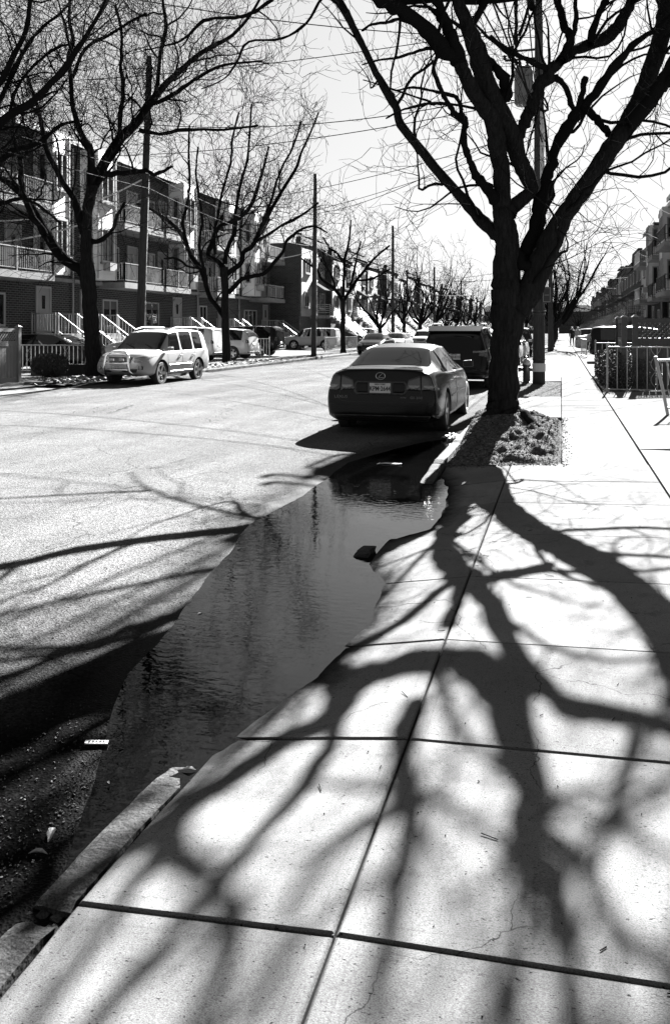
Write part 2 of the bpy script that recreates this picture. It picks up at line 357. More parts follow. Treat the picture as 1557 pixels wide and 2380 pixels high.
# pavement on the near side: slabs cast one by one, with open joints
JY = [-3.4,-2.3,-1.2,-.05,1.03,2.11,3.2,4.27,5.4,6.58,7.77,8.92,10.05]
def slabs(name, strips, ys_, zf, skip=None, hole=.08):
    mb = MB(); edge = []; edgv = []; tone = []; rr = random.Random(5)
    for j in range(len(ys_)-1):
        y0, y1 = ys_[j], ys_[j+1]
        gp = (.011 if (round(y0, 2) in (2.11,)) else .005) if y0 < 12 else .008
        for (x0, x1) in strips:
            if skip and skip((x0+x1)/2, (y0+y1)/2): continue
            tn = rr.uniform(.86, 1.08); n = (24 if x0 < -1 else 8) if y0 < 12 else 2; m_ = n
            X0, X1, Y0, Y1 = x0+.004, x1-.004, y0+gp/2, y1-gp/2
            b0 = len(mb.v); ed = .007
            us = [0]+[ed+(X1-X0-2*ed)*i/n for i in range(n+1)]+[X1-X0]
            vs = [0]+[ed+(Y1-Y0-2*ed)*i/m_ for i in range(m_+1)]+[Y1-Y0]
            tilt = rr.uniform(-.004, .004)
            for v_ in vs:
                for u_ in us:
                    x, y = X0+u_, Y0+v_; z = zf(x, y)+tilt*(v_/(Y1-Y0)-.5)
                    e = min(u_, v_, X1-X0-u_, Y1-Y0-v_)
                    if e < 1e-6: z -= .006
                    mb.v.append((x, y, z)); edge.append(min(u_, X1-X0-u_)); edgv.append(min(v_, Y1-Y0-v_)); tone.append(tn)
            nu = len(us); nv = len(vs)
            for q in range(nv-1):
                for p in range(nu-1): a = b0+q*nu+p; mb.f.append((a, a+1, a+1+nu, a+nu))
            ring = [b0+p for p in range(nu)]+[b0+q*nu+nu-1 for q in range(1, nv)]+[b0+(nv-1)*nu+p for p in range(nu-2, -1, -1)]+[b0+q*nu for q in range(nv-2, 0, -1)]
            s0 = len(mb.v)
            for r_ in ring: v = mb.v[r_]; mb.v.append((v[0], v[1], v[2]-hole)); edge.append(0); edgv.append(0); tone.append(tn*.6)
            k = len(ring)
            for i in range(k): mb.f.append((ring[i], s0+i, s0+(i+1) % k, ring[(i+1) % k]))
    o = mb.build(name, M['slab']); tag(o, kind='structure')
    a = o.data.attributes.new('edge_u', 'FLOAT', 'POINT'); a.data.foreach_set('value', edge)
    a = o.data.attributes.new('edge_v', 'FLOAT', 'POINT'); a.data.foreach_set('value', edgv)
    a = o.data.attributes.new('tone', 'FLOAT', 'POINT'); a.data.foreach_set('value', tone)
    return o
ys_all = JY+[11.2,12.3,13.4,14.4,15.4,16.6,17.8,19.0,20.2,21.4,22.6,23.8,25.0,26.2,27.4,28.6]
PITS = [(10.05,15.4),(20.2,26.2)]
def in_pit(x, y): return x < 0 and any(a < y < b for a, b in PITS)
slabs('pavement', [(-1.33,-.57),(-.57,.0),(.0,.95)] if False else [(-1.33,-.57),(-.57,.95)], JY, walk_z)
def wz2(x, y): return .12+.030*(x+.57) if x > -.57 else .12
slabs('pavement_beyond_pit', [(-1.33,.0),(.0,.95)], ys_all[12:], wz2, in_pit)
fw = MB(); y = 28.6; 
while y < 420:
    fw.box(-1.33, .95, y+.01, y+(1.2 if y < 60 else 12)-.01, .04, .125); y += 1.2 if y < 60 else 12
tag(fw.build('far_pavement', M['farwalk']), kind='structure')
lo = MB()
def lotz(x): return .17+.012*(x-.95)
for (y0, y1, dz) in [(-5,3.9,0),(3.9,11.3,0),(11.32,14.2,.035),(14.2,21.4,.03),(28.9,38,0),(38,60,0),(60,120,0),(120,420,0)]:
    lo.hexa([(.965,y0+.01,-.1),(7.6,y0+.01,-.1),(7.6,y1-.01,-.1),(.965,y1-.01,-.1),(.965,y0+.01,lotz(.965)+dz*0),(7.6,y0+.01,lotz(7.6)+dz*6),(7.6,y1-.01,lotz(7.6)+dz*6),(.965,y1-.01,lotz(.965)+dz*0)])
tag(lo.build('driveway_concrete', M['lot']), kind='structure')
sb = MB(); sb.box(-1.34, .97, -6, 420, -.1, .01 if False else -.02)
tag(sb.build('pavement_bed', M['soil']), kind='structure')
yd = MB(); yd.box(1.0, 7.5, 21.42, 28.88, -.1, .16); tag(yd.build('garden_soil', M['soil']), kind='structure')
# kerbs: long strips with worn edges
def kerb(name, x0, x1, y0, y1, top, seg=.12, rough=.006, lab=None):
    mb = MB(); n = max(2, int((y1-y0)/seg)); prof = [(0,-.12),(0,.7),(.10,.90),(.28,1),(.8,1),(1,.96),(1,-.12)]
    for i in range(n+1):
        y = y0+(y1-y0)*i/n; e = 1 if 0 < i < n else .8
        tp = top(y) if callable(top) else top
        for (u, v) in prof:
            q = Vector((u*3, y*5, v*2)); nz_ = noise.noise(q)*rough*2+noise.noise(q*4)*rough
            mb.v.append((x0+(x1-x0)*u+nz_, y+(noise.noise(q*3)*rough), tp*v*e+(nz_*.7 if v > .5 else 0)))
    k = len(prof)
    for i in range(n):
        for j in range(k-1): a = i*k+j; mb.f.append((a, a+1, a+1+k, a+k))
    mb.f.append(tuple(range(k))); mb.f.append(tuple(n*k+j for j in range(k))[::-1])
    o = mb.build(name, M['curb'], smooth=False); fixn(o); return tag(o, kind='structure')
kerb('kerb', -1.468, -1.345, 2.10, 3.25, lambda y: .058-.046*max(0, min(1, (y-2.35)/.8)), .03, .009)
kerb('kerb', -1.475, -1.35, -5, 2.03, .060, .05, .006)
kerb('kerb', -1.50, -1.345, 3.27, 5.9, .012, .1, .008)
kerb('kerb', -1.47, -1.36, 5.98, 6.2, .06, .03, .02)
kerb('kerb', -1.50, -1.345, 6.32, 9.0, .016, .1, .008)
kerb('kerb', -1.49, -1.345, 9.02, 9.95, lambda y: .03+.09*(y-9)/.95, .06, .008)
y = 9.97
while y < 30: kerb('kerb', -1.49, -1.345, y, y+1.78, .135, .1, .005); y += 1.8
kerb('kerb', -1.49, -1.345, 30, 420, .135, 12, .001)
kerb('kerb', -13.30, -13.46, 20.6, 24, lambda y: .14*min(1, .15+(y-20.6)/1.6), .15, .012)
kerb('kerb', -13.30, -13.46, 24.02, 37, .15, .3, .01)
kerb('kerb', -13.30, -13.46, 37.02, 420, .15, 3, .004)
br = MB(); rr = random.Random(8)                     # broken kerb pieces in the gap
for i in range(14):
    x, y = rr.uniform(-1.49, -1.36), rr.uniform(2.03, 2.12); s_ = rr.uniform(.008, .022)
    a = [Vector((x+rr.uniform(-s_, s_), y+rr.uniform(-s_, s_), rr.uniform(.0, .02))) for _ in range(4)]
    br.hexa([(x-s_,y-s_*.6,0),(x+s_*.8,y-s_,0),(x+s_,y+s_*.7,0),(x-s_*.7,y+s_,0),(x-s_*.8,y-s_*.5,s_*1.6),(x+s_*.6,y-s_*.8,s_*1.3),(x+s_*.8,y+s_*.5,s_*1.5),(x-s_*.5,y+s_*.8,s_*1.8)])
tag(br.build('kerb_rubble', M['curb']), 'broken bits of kerb stone in the gap between two kerb lengths', 'rubble', kind='stuff')
# tree pits
def soil_grid(name, x0, x1, y0, y1, step, hf, lab=None):
    mb = MB(); nx_ = int((x1-x0)/step)+1; ny_ = int((y1-y0)/step)+1
    for j in range(ny_):
        for i in range(nx_):
            x = x0+(x1-x0)*i/(nx_-1); y = y0+(y1-y0)*j/(ny_-1); mb.v.append((x, y, hf(x, y)))
    for j in range(ny_-1):
        for i in range(nx_-1): a = j*nx_+i; mb.f.append((a, a+1, a+1+nx_, a+nx_))
    return tag(mb.build(name, M['soil'], smooth=True), kind='structure')
TB = Vector((-.84, 13.0, .12))                       # the big tree's foot
def pit_h(x, y):
    d = math.hypot((x-TB.x)*1.0, (y-TB.y)*.62)
    h = .10+.32*math.exp(-(d/.95)**2)
    n = noise.noise(Vector((x*3, y*3, 0)))*.07+noise.noise(Vector((x*9, y*9, 2)))*.05+noise.noise(Vector((x*26, y*26, 4)))*.016
    e = min(1, (y-10.05)/.3, (0-x)/.12+.1, (15.4-y)/.3, (x+1.34)/.1+.2)
    ridge = .07*max(0, 1-abs(noise.noise(Vector((x*1.7+3, y*1.1, 7))))*6)*math.exp(-(d/1.3)**2)
    return max(.02, h*min(1, .6+.4*max(0, e))+(n+ridge)*max(0, e))
soil_grid('tree_pit_soil', -1.345, .003, 10.045, 15.4, .035, pit_h)
pc_ = MB(); rr = random.Random(12)                    # clods, husks and chips lying in the pit
for i in range(8000):
    x, y = rr.uniform(-1.33, -.04), rr.uniform(10.08, 15.3)
    if i % 23 == 0: x = .0+abs(rr.gauss(0, .05))
    if i % 17 == 1: y = 10.03-abs(rr.gauss(0, .07))
    s_ = rr.uniform(.003, .010)*(1 if rr.random() < .95 else 2.2)
    a = rr.uniform(0, 6.28); u = Vector((math.cos(a), math.sin(a), rr.uniform(-.5, .5)))*s_; v = Vector((-math.sin(a), math.cos(a), rr.uniform(-.5, .5)))*s_*rr.uniform(.25, .9); c = Vector((x, y, (pit_h(x, y) if x < -.02 and y > 10.05 else (walk_z(x, y) if y < 10.05 else wz2(x, y)))+s_*.3)); h = Vector((0, 0, s_*rr.uniform(.1, .45)))
    pc_.hexa([c-u-v-h, c+u-v-h, c+u+v-h, c-u+v-h, c-u*.7-v+h, c+u*.8-v*.6+h, c+u+v*.7+h, c-u*.9+v*.8+h])
tag(pc_.build('pit_litter', M['litter2']), 'clods and leaf chips covering the soil round the big tree', 'litter', kind='stuff')
soil_grid('tree_pit_soil', -1.345, -.02, 20.2, 26.2, .07, lambda x, y: .10+.05*math.exp(-((x+.7)**2+(y-24.6)**2)/.8)+.03*noise.noise(Vector((x*5, y*5, 0))))
# left side: pavement, pits, front yards
lw = MB(); y = 14
while y < 420:
    st = 1.5 if y < 60 else 12
    lw.box(-15.3, -14.75 if 21 < y < 66 else -13.47, y+.01, y+st-.01, .02, .15 if y > 20 else .06); y += st
tag(lw.build('left_pavement', M['farwalk']), kind='structure')
soil_grid('verge_soil', -14.74, -13.47, 20.6, 66, .16, lambda x, y: .12+.06*noise.noise(Vector((x*4, y*4, 0)))+.10*math.exp(-((x+14.1)**2+(y-23.4)**2)/.7)+.12*math.exp(-((x+14.4)**2+(y-35.7)**2)/1.2))
ly = MB()
ly.box(-13.47, -15.3, 12, 20.55, -.02, .05); ly.box(-27, -15.32, 10, 66, -.1, .13); ly.box(-27, -15.32, 66, 420, -.1, .13)
tag(ly.build('front_yards', M['lot']), kind='structure')
drift = MB(); rr = random.Random(3)                   # heaps of dead leaves along the left verge
for i in range(900):
    y = rr.uniform(20.8, 40); x = rr.uniform(-14.7, -13.4); s_ = rr.uniform(.03, .07)
    if rr.random() < .5: y = rr.gauss(22.9, .9)
    z = .17+rr.uniform(0, .08)
    a, b = rr.uniform(0, 6.28), rr.uniform(-.9, .9)
    u = Vector((math.cos(a), math.sin(a), b*.6))*s_; v = Vector((-math.sin(a), math.cos(a), rr.uniform(-.7, .7)))*s_*.7
    c = Vector((x, y, z)); drift.quad(c-u-v, c+u-v, c+u+v, c-u+v)
tag(drift.build('leaf_litter', M['litter']), 'dead leaves heaped along the verge by the far kerb', 'leaf litter', kind='stuff')

# ------------------------------------------------------------------ bare street trees
class Tubes:                    # many tapered tubes in one mesh, kept as arrays
    def __init__(s): s.v = []; s.q = []; s.n = 0
    def add(s, pts, rad, k):
        p = np.asarray(pts, float); m = len(p); r = np.asarray(rad, float)
        t = np.empty_like(p); t[1:-1] = p[2:]-p[:-2]; t[0] = p[1]-p[0]; t[-1] = p[-1]-p[-2]
        t /= np.linalg.norm(t, axis=1)[:, None]+1e-9
        ref = np.array([.31, .87, .38]) if abs(t[:, 1]).mean() < .75 else np.array([.9, .1, .42])
        u = np.cross(t, ref); u /= np.linalg.norm(u, axis=1)[:, None]+1e-9
        w_ = np.cross(t, u)
        a = np.arange(k)*2*np.pi/k
        vv = p[:, None, :]+(u[:, None, :]*np.cos(a)[None, :, None]+w_[:, None, :]*np.sin(a)[None, :, None])*r[:, None, None]
        s.v.append(vv.reshape(-1, 3))
        i = (np.arange(m-1)*k)[:, None]+np.arange(k)[None, :]; j = (np.arange(m-1)*k)[:, None]+((np.arange(k)+1) % k)[None, :]
        s.q.append((np.stack([i, j, j+k, i+k], -1).reshape(-1, 4))+s.n); s.n += m*k
    def build(s, name, mt, parent, smooth=True):
        v = np.concatenate(s.v); q = np.concatenate(s.q)
        me = bpy.data.meshes.new(name); me.vertices.add(len(v)); me.vertices.foreach_set('co', v.ravel().astype(np.float32))
        me.loops.add(q.size); me.loops.foreach_set('vertex_index', q.ravel().astype(np.int32))
        me.polygons.add(len(q)); me.polygons.foreach_set('loop_start', (np.arange(len(q))*4).astype(np.int32))
        if smooth: me.polygons.foreach_set('use_smooth', np.ones(len(q), bool))
        me.materials.append(mt); me.update(calc_edges=True)
        o = bpy.data.objects.new(name, me); S.collection.objects.link(o); o.parent = parent; return o
def smooth_line(pts, rad, n=4, jit=0., rr=None, knob=0.):
    p = [Vector(q) for q in pts]; out = []; ro_ = []
    for i in range(len(p)-1):
        p0 = p[max(i-1, 0)]; p1 = p[i]; p2 = p[i+1]; p3 = p[min(i+2, len(p)-1)]
        for k in range(n):
            t = k/n
            out.append(.5*((2*p1)+(p2-p0)*t+(2*p0-5*p1+4*p2-p3)*t*t+(3*p1-p0-3*p2+p3)*t**3)); ro_.append(rad[i]+(rad[i+1]-rad[i])*t)
    out.append(p[-1]); ro_.append(rad[-1])
    if rr:
        for i in range(1, len(out)-1):
            r = ro_[i]; out[i] = out[i]+Vector((rr.uniform(-1, 1), rr.uniform(-1, 1), rr.uniform(-1, 1)))*r*jit
            ro_[i] = r*(1+rr.uniform(-.5, 1)*knob)
    return out, ro_
class Tree:
    def __init__(s, seed, rmin, dens=1., spur=1., up=.35):
        s.r = random.Random(seed); s.T = Tubes(); s.C = Tubes(); s.rmin = rmin; s.dens = dens; s.spur = spur; s.up = up; s.count = 0
    def limb(s, pts, rad, kids=True, n=4, sides=10, trunk=False, klen=1.):
        pl, rl = smooth_line(pts, rad, n, .09 if rad[0] > .12 else .32, s.r, .07 if rad[0] > .12 else .26)
        (s.T if trunk else s.C).add(pl, rl, sides)
        if kids: s.sprout(pl, rl, 1, klen)
    def sprout(s, pl, rl, level, klen=1.):
        rr = s.r; acc = rr.uniform(0, .5)
        for i in range(1, len(pl)):
            seg = (pl[i]-pl[i-1]); acc += seg.length
            sp = {1: .42, 2: .26, 3: .18}.get(level, .15)/s.dens*(s.rmin/.005)**.5
            while acc > sp:
                acc -= sp*rr.uniform(.6, 1.4)
                t = seg.normalized(); r0 = rl[i]
                ax = t.orthogonal().normalized(); ax.rotate(Matrix.Rotation(rr.uniform(0, 6.283), 3, t))
                ang = R(rr.uniform(35, 75)); d = (t*math.cos(ang)+ax*math.sin(ang)).normalized()
                d = (d+Vector((0, 0, s.up*rr.uniform(.2, 1)))).normalized()
                rc = min(r0*rr.uniform(.28, .6), (.03 if level == 1 else .014)*(s.rmin/.005)**.5)
                if rc < s.rmin: rc = s.rmin
                L_ = (rc/s.rmin)**.75*rr.uniform(.35, .95)*klen*(s.rmin/.005)**.5
                s.grow(pl[i], d, rc, L_, level+1, klen)
    def grow(s, p, d, r, L_, level, klen):
        rr = s.r; s.count += 1
        st = max(.07, min(.20, L_/5))*(s.rmin/.005)**.4; n = max(3, int(L_/st)); pts = [Vector(p)]; rs = [r]; bend = Vector((rr.uniform(-1, 1), rr.uniform(-1, 1), rr.uniform(-.4, 1)))*.05
        for i in range(n):
            d = (d+Vector((rr.uniform(-1, 1), rr.uniform(-1, 1), rr.uniform(-1, 1)))*.42+bend+Vector((0, 0, .05))).normalized()
            pts.append(pts[-1]+d*st); rs.append(max(s.rmin*.55, r*(1-(i+1)/(n+.5)*.8)))
        s.C.add(pts, rs, 3 if r < s.rmin*2.2 else 5)
        if level < 5 and L_ > st*3: s.sprout(pts, rs, level, klen)
    def finish(s, label, base, group=None, rz=0, name='street_tree'):
        root = empty(name, (0, 0, 0), 0, label, 'tree', group)
        t = s.T.build('trunk', M['bark'], root) if s.T.v else None
        c = s.C.build('crown', M['twig'] , root)
        off = Vector(base)
        root.location = off
        for o in (t, c):
            if o: o.data.transform(Matrix.Translation(-off))
        return root
def px_line(lst, D, dz=None):   # measured limb: (column, row, radius in px[, extra metres away])
    pts, rad = [], []
    for q in lst:
        d = D+(q[3] if len(q) > 3 else 0); pts.append(P(q[0], q[1], d)); rad.append(q[2]/F0*d)
    return pts, rad
def SRC(l): return [tuple([q[0]/1.60565, q[1]/1.60565, q[2]/1.60565]+list(q[3:])) for q in l]

# --- the big tree on the near kerb
T = Tree(11, .0050, dens=.48, up=.25)
D0 = 12.8
def L_(lst, kids=True, sides=10, trunk=False, n=4, klen=1.): 
    p, r = px_line(SRC(lst), D0); T.limb(p, r, kids, n, sides, trunk, klen)
L_([(1888,1660,120,.0),(1882,1620,92,.0),(1878,1585,72,.0),(1877,1530,59,0),(1877,1471,55),(1883,1303,52),(1891,1202,58),(1889,1120,58),(1888,1034,50),(1893,900,41),(1880,820,38),(1872,765,33),(1870,652,31),(1854,540,34,-.1),(1838,450,31,-.2),(1775,360,26,-.4),(1730,270,26,-.6),(1713,225,26,-.7)], False, 18, True, 5)
L_([(1713,225,26,-.7),(1686,148,24,-.9),(1659,81,20,-1.0),(1627,0,18,-1.2),(1590,-110,16,-1.4),(1560,-230,13,-1.6),(1500,-380,9,-1.9),(1450,-520,5,-2.1)])
L_([(1713,235,26,-.7),(1650,180,28,-.9),(1582,103,26,-1.2),(1492,36,26,-1.5),(1425,0,24,-1.8),(1300,-90,20,-2.3),(1180,-190,15,-2.8),(1040,-280,10,-3.3),(930,-330,6,-3.8)])
L_([(1896, 1210, 46.0), (1925, 1150, 50.0), (1975, 1085, 48.0, -0.05), (2019, 984, 46.0, -0.1), (2053, 900, 44.0, -0.15), (2115, 787, 32.8, -0.2), (2196, 675, 33.6, -0.3), (2276, 553, 34.4, 0), (2345, 455, 35.3, 0.2), (2398, 335, 31.2, 0.8), (2447, 202, 31.2, 1.4), (2476, 90, 31.2, 1.9), (2490, 0, 29.5, 2.3), (2500, -120, 24.6, 2.8), (2470, -260, 18.0, 3.2), (2420, -420, 12.3, 3.8), (2390, -600, 6.6, 4.4)], True, 16, True, 5)
L_([(2350,460,30,-.1),(2420,385,27,-.3),(2461,324,26,-.5),(2510,240,27,-.6),(2575,130,24,-.7),(2650,10,20,-.9),(2760,-120,14,-1.1),(2840,-260,8,-1.3)])
L_([(2470,330,20,-.5),(2560,260,16,-.9),(2680,210,12,-1.4),(2820,170,8,-1.9)])
L_([(1985,1040,28),(1960,975,24,.1),(1962,930,23,.1),(2002,832,26,.15),(2034,720,27,.2),(2052,630,20,.25),(2079,540,20,.3),(2133,450,21,.35),(2196,373,18,.2),(2285,252,14,-.4),(2357,171,12,-.4),(2430,115,10,0),(2520,40,8,.4),(2600,-60,6,.8),(2660,-180,4,1.2)])
L_([(1928,934,20),(1950,985,22,-.1),(2002,1030,24,-.1)], False)
L_([(2150,430,14,.3),(2168,360,12,.25),(2186,285,11,.2)], False)
L_([(2133,450,18,.3),(2169,405,18,.3),(2218,432,13,.1),(2240,460,12,-.1),(2270,500,14,-.3)])
L_([(2169,405,12,.3),(2133,396,10,.3),(2112,330,9,.3),(2070,279,12,.2)])
L_([(1897,800,30),(1908,774,28,.05),(1953,738,26,.1),(1985,702,24,.15),(1958,643,30,.1),(1932,585,30,.1),(1917,517,34,0),(1882,450,36,-.1),(1847,382,36,-.2),(1805,280,34,-.3),(1775,180,36,-.4),(1742,90,26,-.5),(1708,0,22,-.6),(1680,-110,18,-.7),(1690,-240,13,-.7),(1660,-380,7,-.7)], True, 12, True)
L_([(1880,372,22,-.2),(1888,320,18,-.2),(1862,265,17,-.3),(1825,232,18,-.3),(1790,205,20,-.4)], False)
L_([(1742,120,16,-.5),(1790,40,13,-.4),(1820,-40,11,-.3),(1850,-180,8,-.2),(1840,-320,5,-.2)])
L_([(1917,540,24,.1),(1935,500,22,.1),(1957,450,20,.1),(1989,382,21,.1),(2025,306,24,.1),(2092,225,22,.2),(2182,171,20,.9),(2272,130,20,1.0),(2330,58,18,.6),(2355,0,16,0)], True, 12, True)
L_([(2092,225,10,0),(2124,166,10,.1),(2146,90,9,.1),(2146,0,8,.2),(2135,-130,6,.3),(2150,-260,4,.3)])
L_([(2035,255,12,0),(1985,230,10,-.1),(1915,195,9,-.2),(1872,170,8,-.3),(1830,130,6,-.4)])
L_([(1886,900,30),(1850,868,26,.2),(1805,832,24,.4),(1760,780,21,.5),(1715,729,19,.6),(1638,643,18,.7),(1566,553,17,1.0),(1494,463,16,1.2),(1479,405,14,1.35),(1455,362,18,1.45),(1402,270,12,1.6),(1366,193,12,1.7),(1326,117,13,1.8),(1290,45,15,1.8),(1258,0,14,1.8),(1180,-90,12,1.9),(1110,-160,10,2.2),(1060,-260,8,2.5),(980,-380,5,2.8)], True, 12, True)
L_([(1290,40,11,1.5),(1240,-40,10,.8),(1150,-60,9,.1),(1060,-35,8,-.4),(1003,5,8,-.8),(960,35,7,-1.0),(905,60,6.5,-1.2),(840,65,6,-1.4),(760,75,6,-1.6),(700,130,4.5,-1.8),(650,160,4,-2),(535,185,3,-2.2)], True, 6, False, 4, .8)
L_([(1258,10,6,1.6),(1203,-10,5,1.0),(1143,83,5,.6),(1052,141,4.5,.3),(927,154,4,0),(885,225,4,-.2),(835,292,3,-.3),(750,330,2,-.4)], True, 6, False, 4, .7)
L_([(1862,760,26),(1827,715,20,-.1),(1790,672,17,-.25),(1773,652,15,-.3),(1755,598,13,-.4),(1733,553,12,-.5),(1733,472,11,-.6),(1728,445,15,-.6),(1700,420,11,-.7),(1672,387,9,-.8),(1640,320,8,-.9),(1618,261,7,-1),(1628,205,6,-1.1),(1610,120,5,-1.2)], True, 10)
L_([(1690,430,9,-.7),(1676,391,7,-.8),(1630,384,6,-.9),(1587,387,6,-1),(1540,398,5,-1.1),(1497,409,4,-1.2),(1440,440,3,-1.4)], True, 6, False, 4, .8)
L_([(1725,440,9,-.6),(1708,373,8,-.6),(1690,355,8,-.6),(1632,342,6,-.7),(1590,332,5,-.8),(1542,324,4.5,-.9),(1480,335,3,-1)], True, 6, False, 4, .8)
L_([(1650,180,8,-.9),(1590,180,6,-1.1),(1540,195,5,-1.3),(1470,215,4.5,-1.5),(1410,222,4,-1.6),(1350,240,2.5,-1.8)], True, 6, False, 4, .7)
L_([(1492,70,6,-1.5),(1483,166,5,-1.5),(1470,225,4.5,-1.5),(1458,280,4,-1.5),(1456,333,3,-1.5)], True, 6, False, 4, .6)
L_([(1582,100,9,-1.2),(1500,70,7,-1.4),(1450,80,6,-1.6),(1385,90,5,-1.8),(1350,112,4,-2)], True, 6, False, 4, .7)
# upper limbs over the pavement, outside the view: placed from the shadows they throw in the foreground
def UP(sx, sy, z, g=.1):        # ground spot of a shadow, carried up the sun's ray to height z
    D = F0*(CAM_H-g)/(sy-HY); q = P(sx, sy, D); t = (z-g)/math.tan(SUN_EL)
    return Vector((q.x+t*math.sin(SUN_AZ), q.y+t*math.cos(SUN_AZ), z))
def UL(first, ups, rad, dens=.34, ks=.9):
    pts = [P(first[0]/1.60565, first[1]/1.60565, D0+first[2])] if first else []
    pts += [UP(*u) for u in ups]; T.dens = dens
    T.limb(pts, [rad[0]+(rad[1]-rad[0])*i/(len(pts)-1) for i in range(len(pts))], True, 4, 8, False, ks)
UL((2355,0,0), [(1265,2110,7.1),(1300,2250,7.5),(1312,2420,7.9),(1290,2700,8.3)], (.055,.02))
UL((2200,165,-.1), [(925,1790,6.6),(948,1900,7.0),(925,2050,7.4),(890,2200,7.8),(855,2400,8.2)], (.055,.03))
UL((2092,225,0), [(800,1622,6.2),(700,1672,6.5),(550,1755,6.9),(405,1860,7.1),(245,1975,7.3),(80,2100,7.5)], (.075,.045))
UL(None, [(430,1872,7.2),(437,1965,7.5),(520,2080,7.8),(540,2180,8.0),(505,2310,8.2),(430,2460,8.5)], (.045,.03))
UL(None, [(948,1900,7.0),(800,1960,7.5),(690,2080,7.9),(640,2250,8.3),(600,2450,8.7)], (.03,.014), .3)
UL(None, [(1240,1980,7.0),(1330,1890,7.3),(1450,1905,7.6),(1560,1880,7.9),(1700,1850,8.2)], (.022,.012), .3)
UL(None, [(1280,2130,7.2),(1180,2080,7.6),(1120,2120,8.0),(1040,2150,8.3)], (.02,.012), .3)
UL((2650,10,-.9), [(1850,1900,7.4),(1800,2200,8.0),(1700,2600,8.6)], (.07,.03), .3)
UL((1708,0,-.6), [(150,1900,7.2),(-50,2100,7.8),(-300,2300,8.4)], (.06,.03), .3)
UL((1425,0,-1.8), [(-300,1800,7.6),(-600,2000,8.2),(-900,2300,8.8)], (.07,.03), .3)
for ups_, rd_ in [([(640,1255,7.2),(530,1285,7.4),(250,1350,7.7),(0,1415,8),(-250,1480,8.2)], (.042,.02)), ([(650,1185,6),(500,1165,6.4),(350,1135,6.8),(300,1098,7.1)], (.032,.012)), ([(350,1137,6.8),(180,1148,7),(0,1160,7.2),(-150,1165,7.4)], (.024,.014)),
    ([(520,1330,7.5),(400,1400,7.8),(200,1530,8.1),(0,1620,8.4),(-200,1700,8.6)], (.038,.02)), ([(480,1370,7.6),(300,1560,8),(0,1690,8.5),(-150,1760,8.7)], (.034,.02)), ([(400,1770,8.1),(230,1840,8.4),(0,1960,8.8),(-200,2060,9.1)], (.036,.02)),
    ([(360,1560,7.7),(200,1660,8.0),(0,1790,8.3),(-150,1880,8.6)], (.05,.03))]: UL(None, ups_, rd_, .4, .8)
T.dens = .55
for k in (1, 4, 6):        # surface roots, half buried
    a = -2.6+k*.5+T.r.uniform(-.15, .15); pts = []; c = Vector((TB.x, TB.y, .2))
    for i in range(6):
        rr_ = .18+.17*i; x = c.x+math.cos(a)*rr_; y = c.y+math.sin(a)*rr_*1.2; a += T.r.uniform(-.15, .15)
        if x < -1.3 or x > -.05: break
        pts.append(Vector((x, y, max(.1, pit_h(x, y))+.005-.016*i)))
    if len(pts) > 2: T.T.add(*smooth_line(pts, [.09-.012*i for i in range(len(pts))], 3, .1, T.r, .2), 8)
print('big tree twigs', T.count)
T.finish('big dark bare tree forking low, in the soil pit beside the near kerb', TB)

def DL(seed, lines, D, label, base, rmin, dens, grp='bare street trees along the kerbs', up=.35, klen=1., trunk_n=1, wob=.6):
    t = Tree(seed, rmin, dens, up=up); rr = random.Random(seed)
    for i, l in enumerate(lines):
        w0 = rr.uniform(-wob, wob); n = len(l)
        l2 = [(q[0], q[1], q[2], 0 if i < trunk_n else w0*j) for j, q in enumerate(l)]
        p, r = px_line(l2, D)
        t.limb(p, r, i >= trunk_n, 4, 12 if i < trunk_n else 6, i < trunk_n, klen)
    print(label, t.count)
    return t.finish(label, base, grp)
# first left tree
DL(21, [
 [(226,890,34),(222,870,23),(217,800,19),(209,730,17),(205,650,17),(202,600,15),(200,540,13),(205,480,12),(214,430,14)],
 [(203,650,14),(188,626,13),(160,610,12),(135,585,12),(105,540,12),(85,500,10),(55,455,9),(20,425,7),(-30,395,5),(-90,350,3)],
 [(105,545,7),(70,490,7),(50,430,6),(48,370,5),(30,310,4),(34,240,3)],
 [(200,555,10),(185,505,10),(172,462,8),(150,430,7),(132,395,6),(110,352,6),(98,300,5),(85,240,4),(60,170,3)],
 [(214,430,11),(212,385,9),(210,345,8),(192,318,7),(178,280,6),(168,240,5.5),(164,180,5),(158,130,5),(170,96,4.5),(161,50,4),(162,0,3.5),(165,-70,2)],
 [(216,430,14),(235,392,12),(276,325,12),(312,290,10),(345,245,9),(380,200,8),(416,165,7),(470,120,6),(540,80,4.5),(590,20,3.5),(620,-40,2)],
 [(312,290,6),(350,240,5),(365,190,5),(372,120,4.5),(385,60,4),(378,0,3),(380,-60,2)],
 [(280,322,6),(278,270,5),(286,210,5),(280,150,4),(282,80,3.5),(268,10,3)],
 [(222,425,8),(248,405,6.5),(300,400,6),(340,395,5),(360,405,4),(400,385,3)],
 [(160,130,4),(190,95,4),(215,55,3.5),(245,10,3),(262,-40,2)],
 [(165,185,4),(200,110,4),(245,85,3.5),(300,50,3),(340,30,2.5)],
 [(210,560,7),(240,555,5),(262,530,4),(272,500,4),(290,470,3)],
 [(322,300,5),(370,310,4.5),(430,300,4),(520,300,3),(600,290,2)],
 [(345,245,5),(400,220,5),(450,185,4),(520,150,3),(610,140,2)],
 ], 26.3, 'tall bare tree beside the front of the silver off-roader on the far kerb', (-14.1, 23.4, .12), 0.0085, .72, klen=1.0)
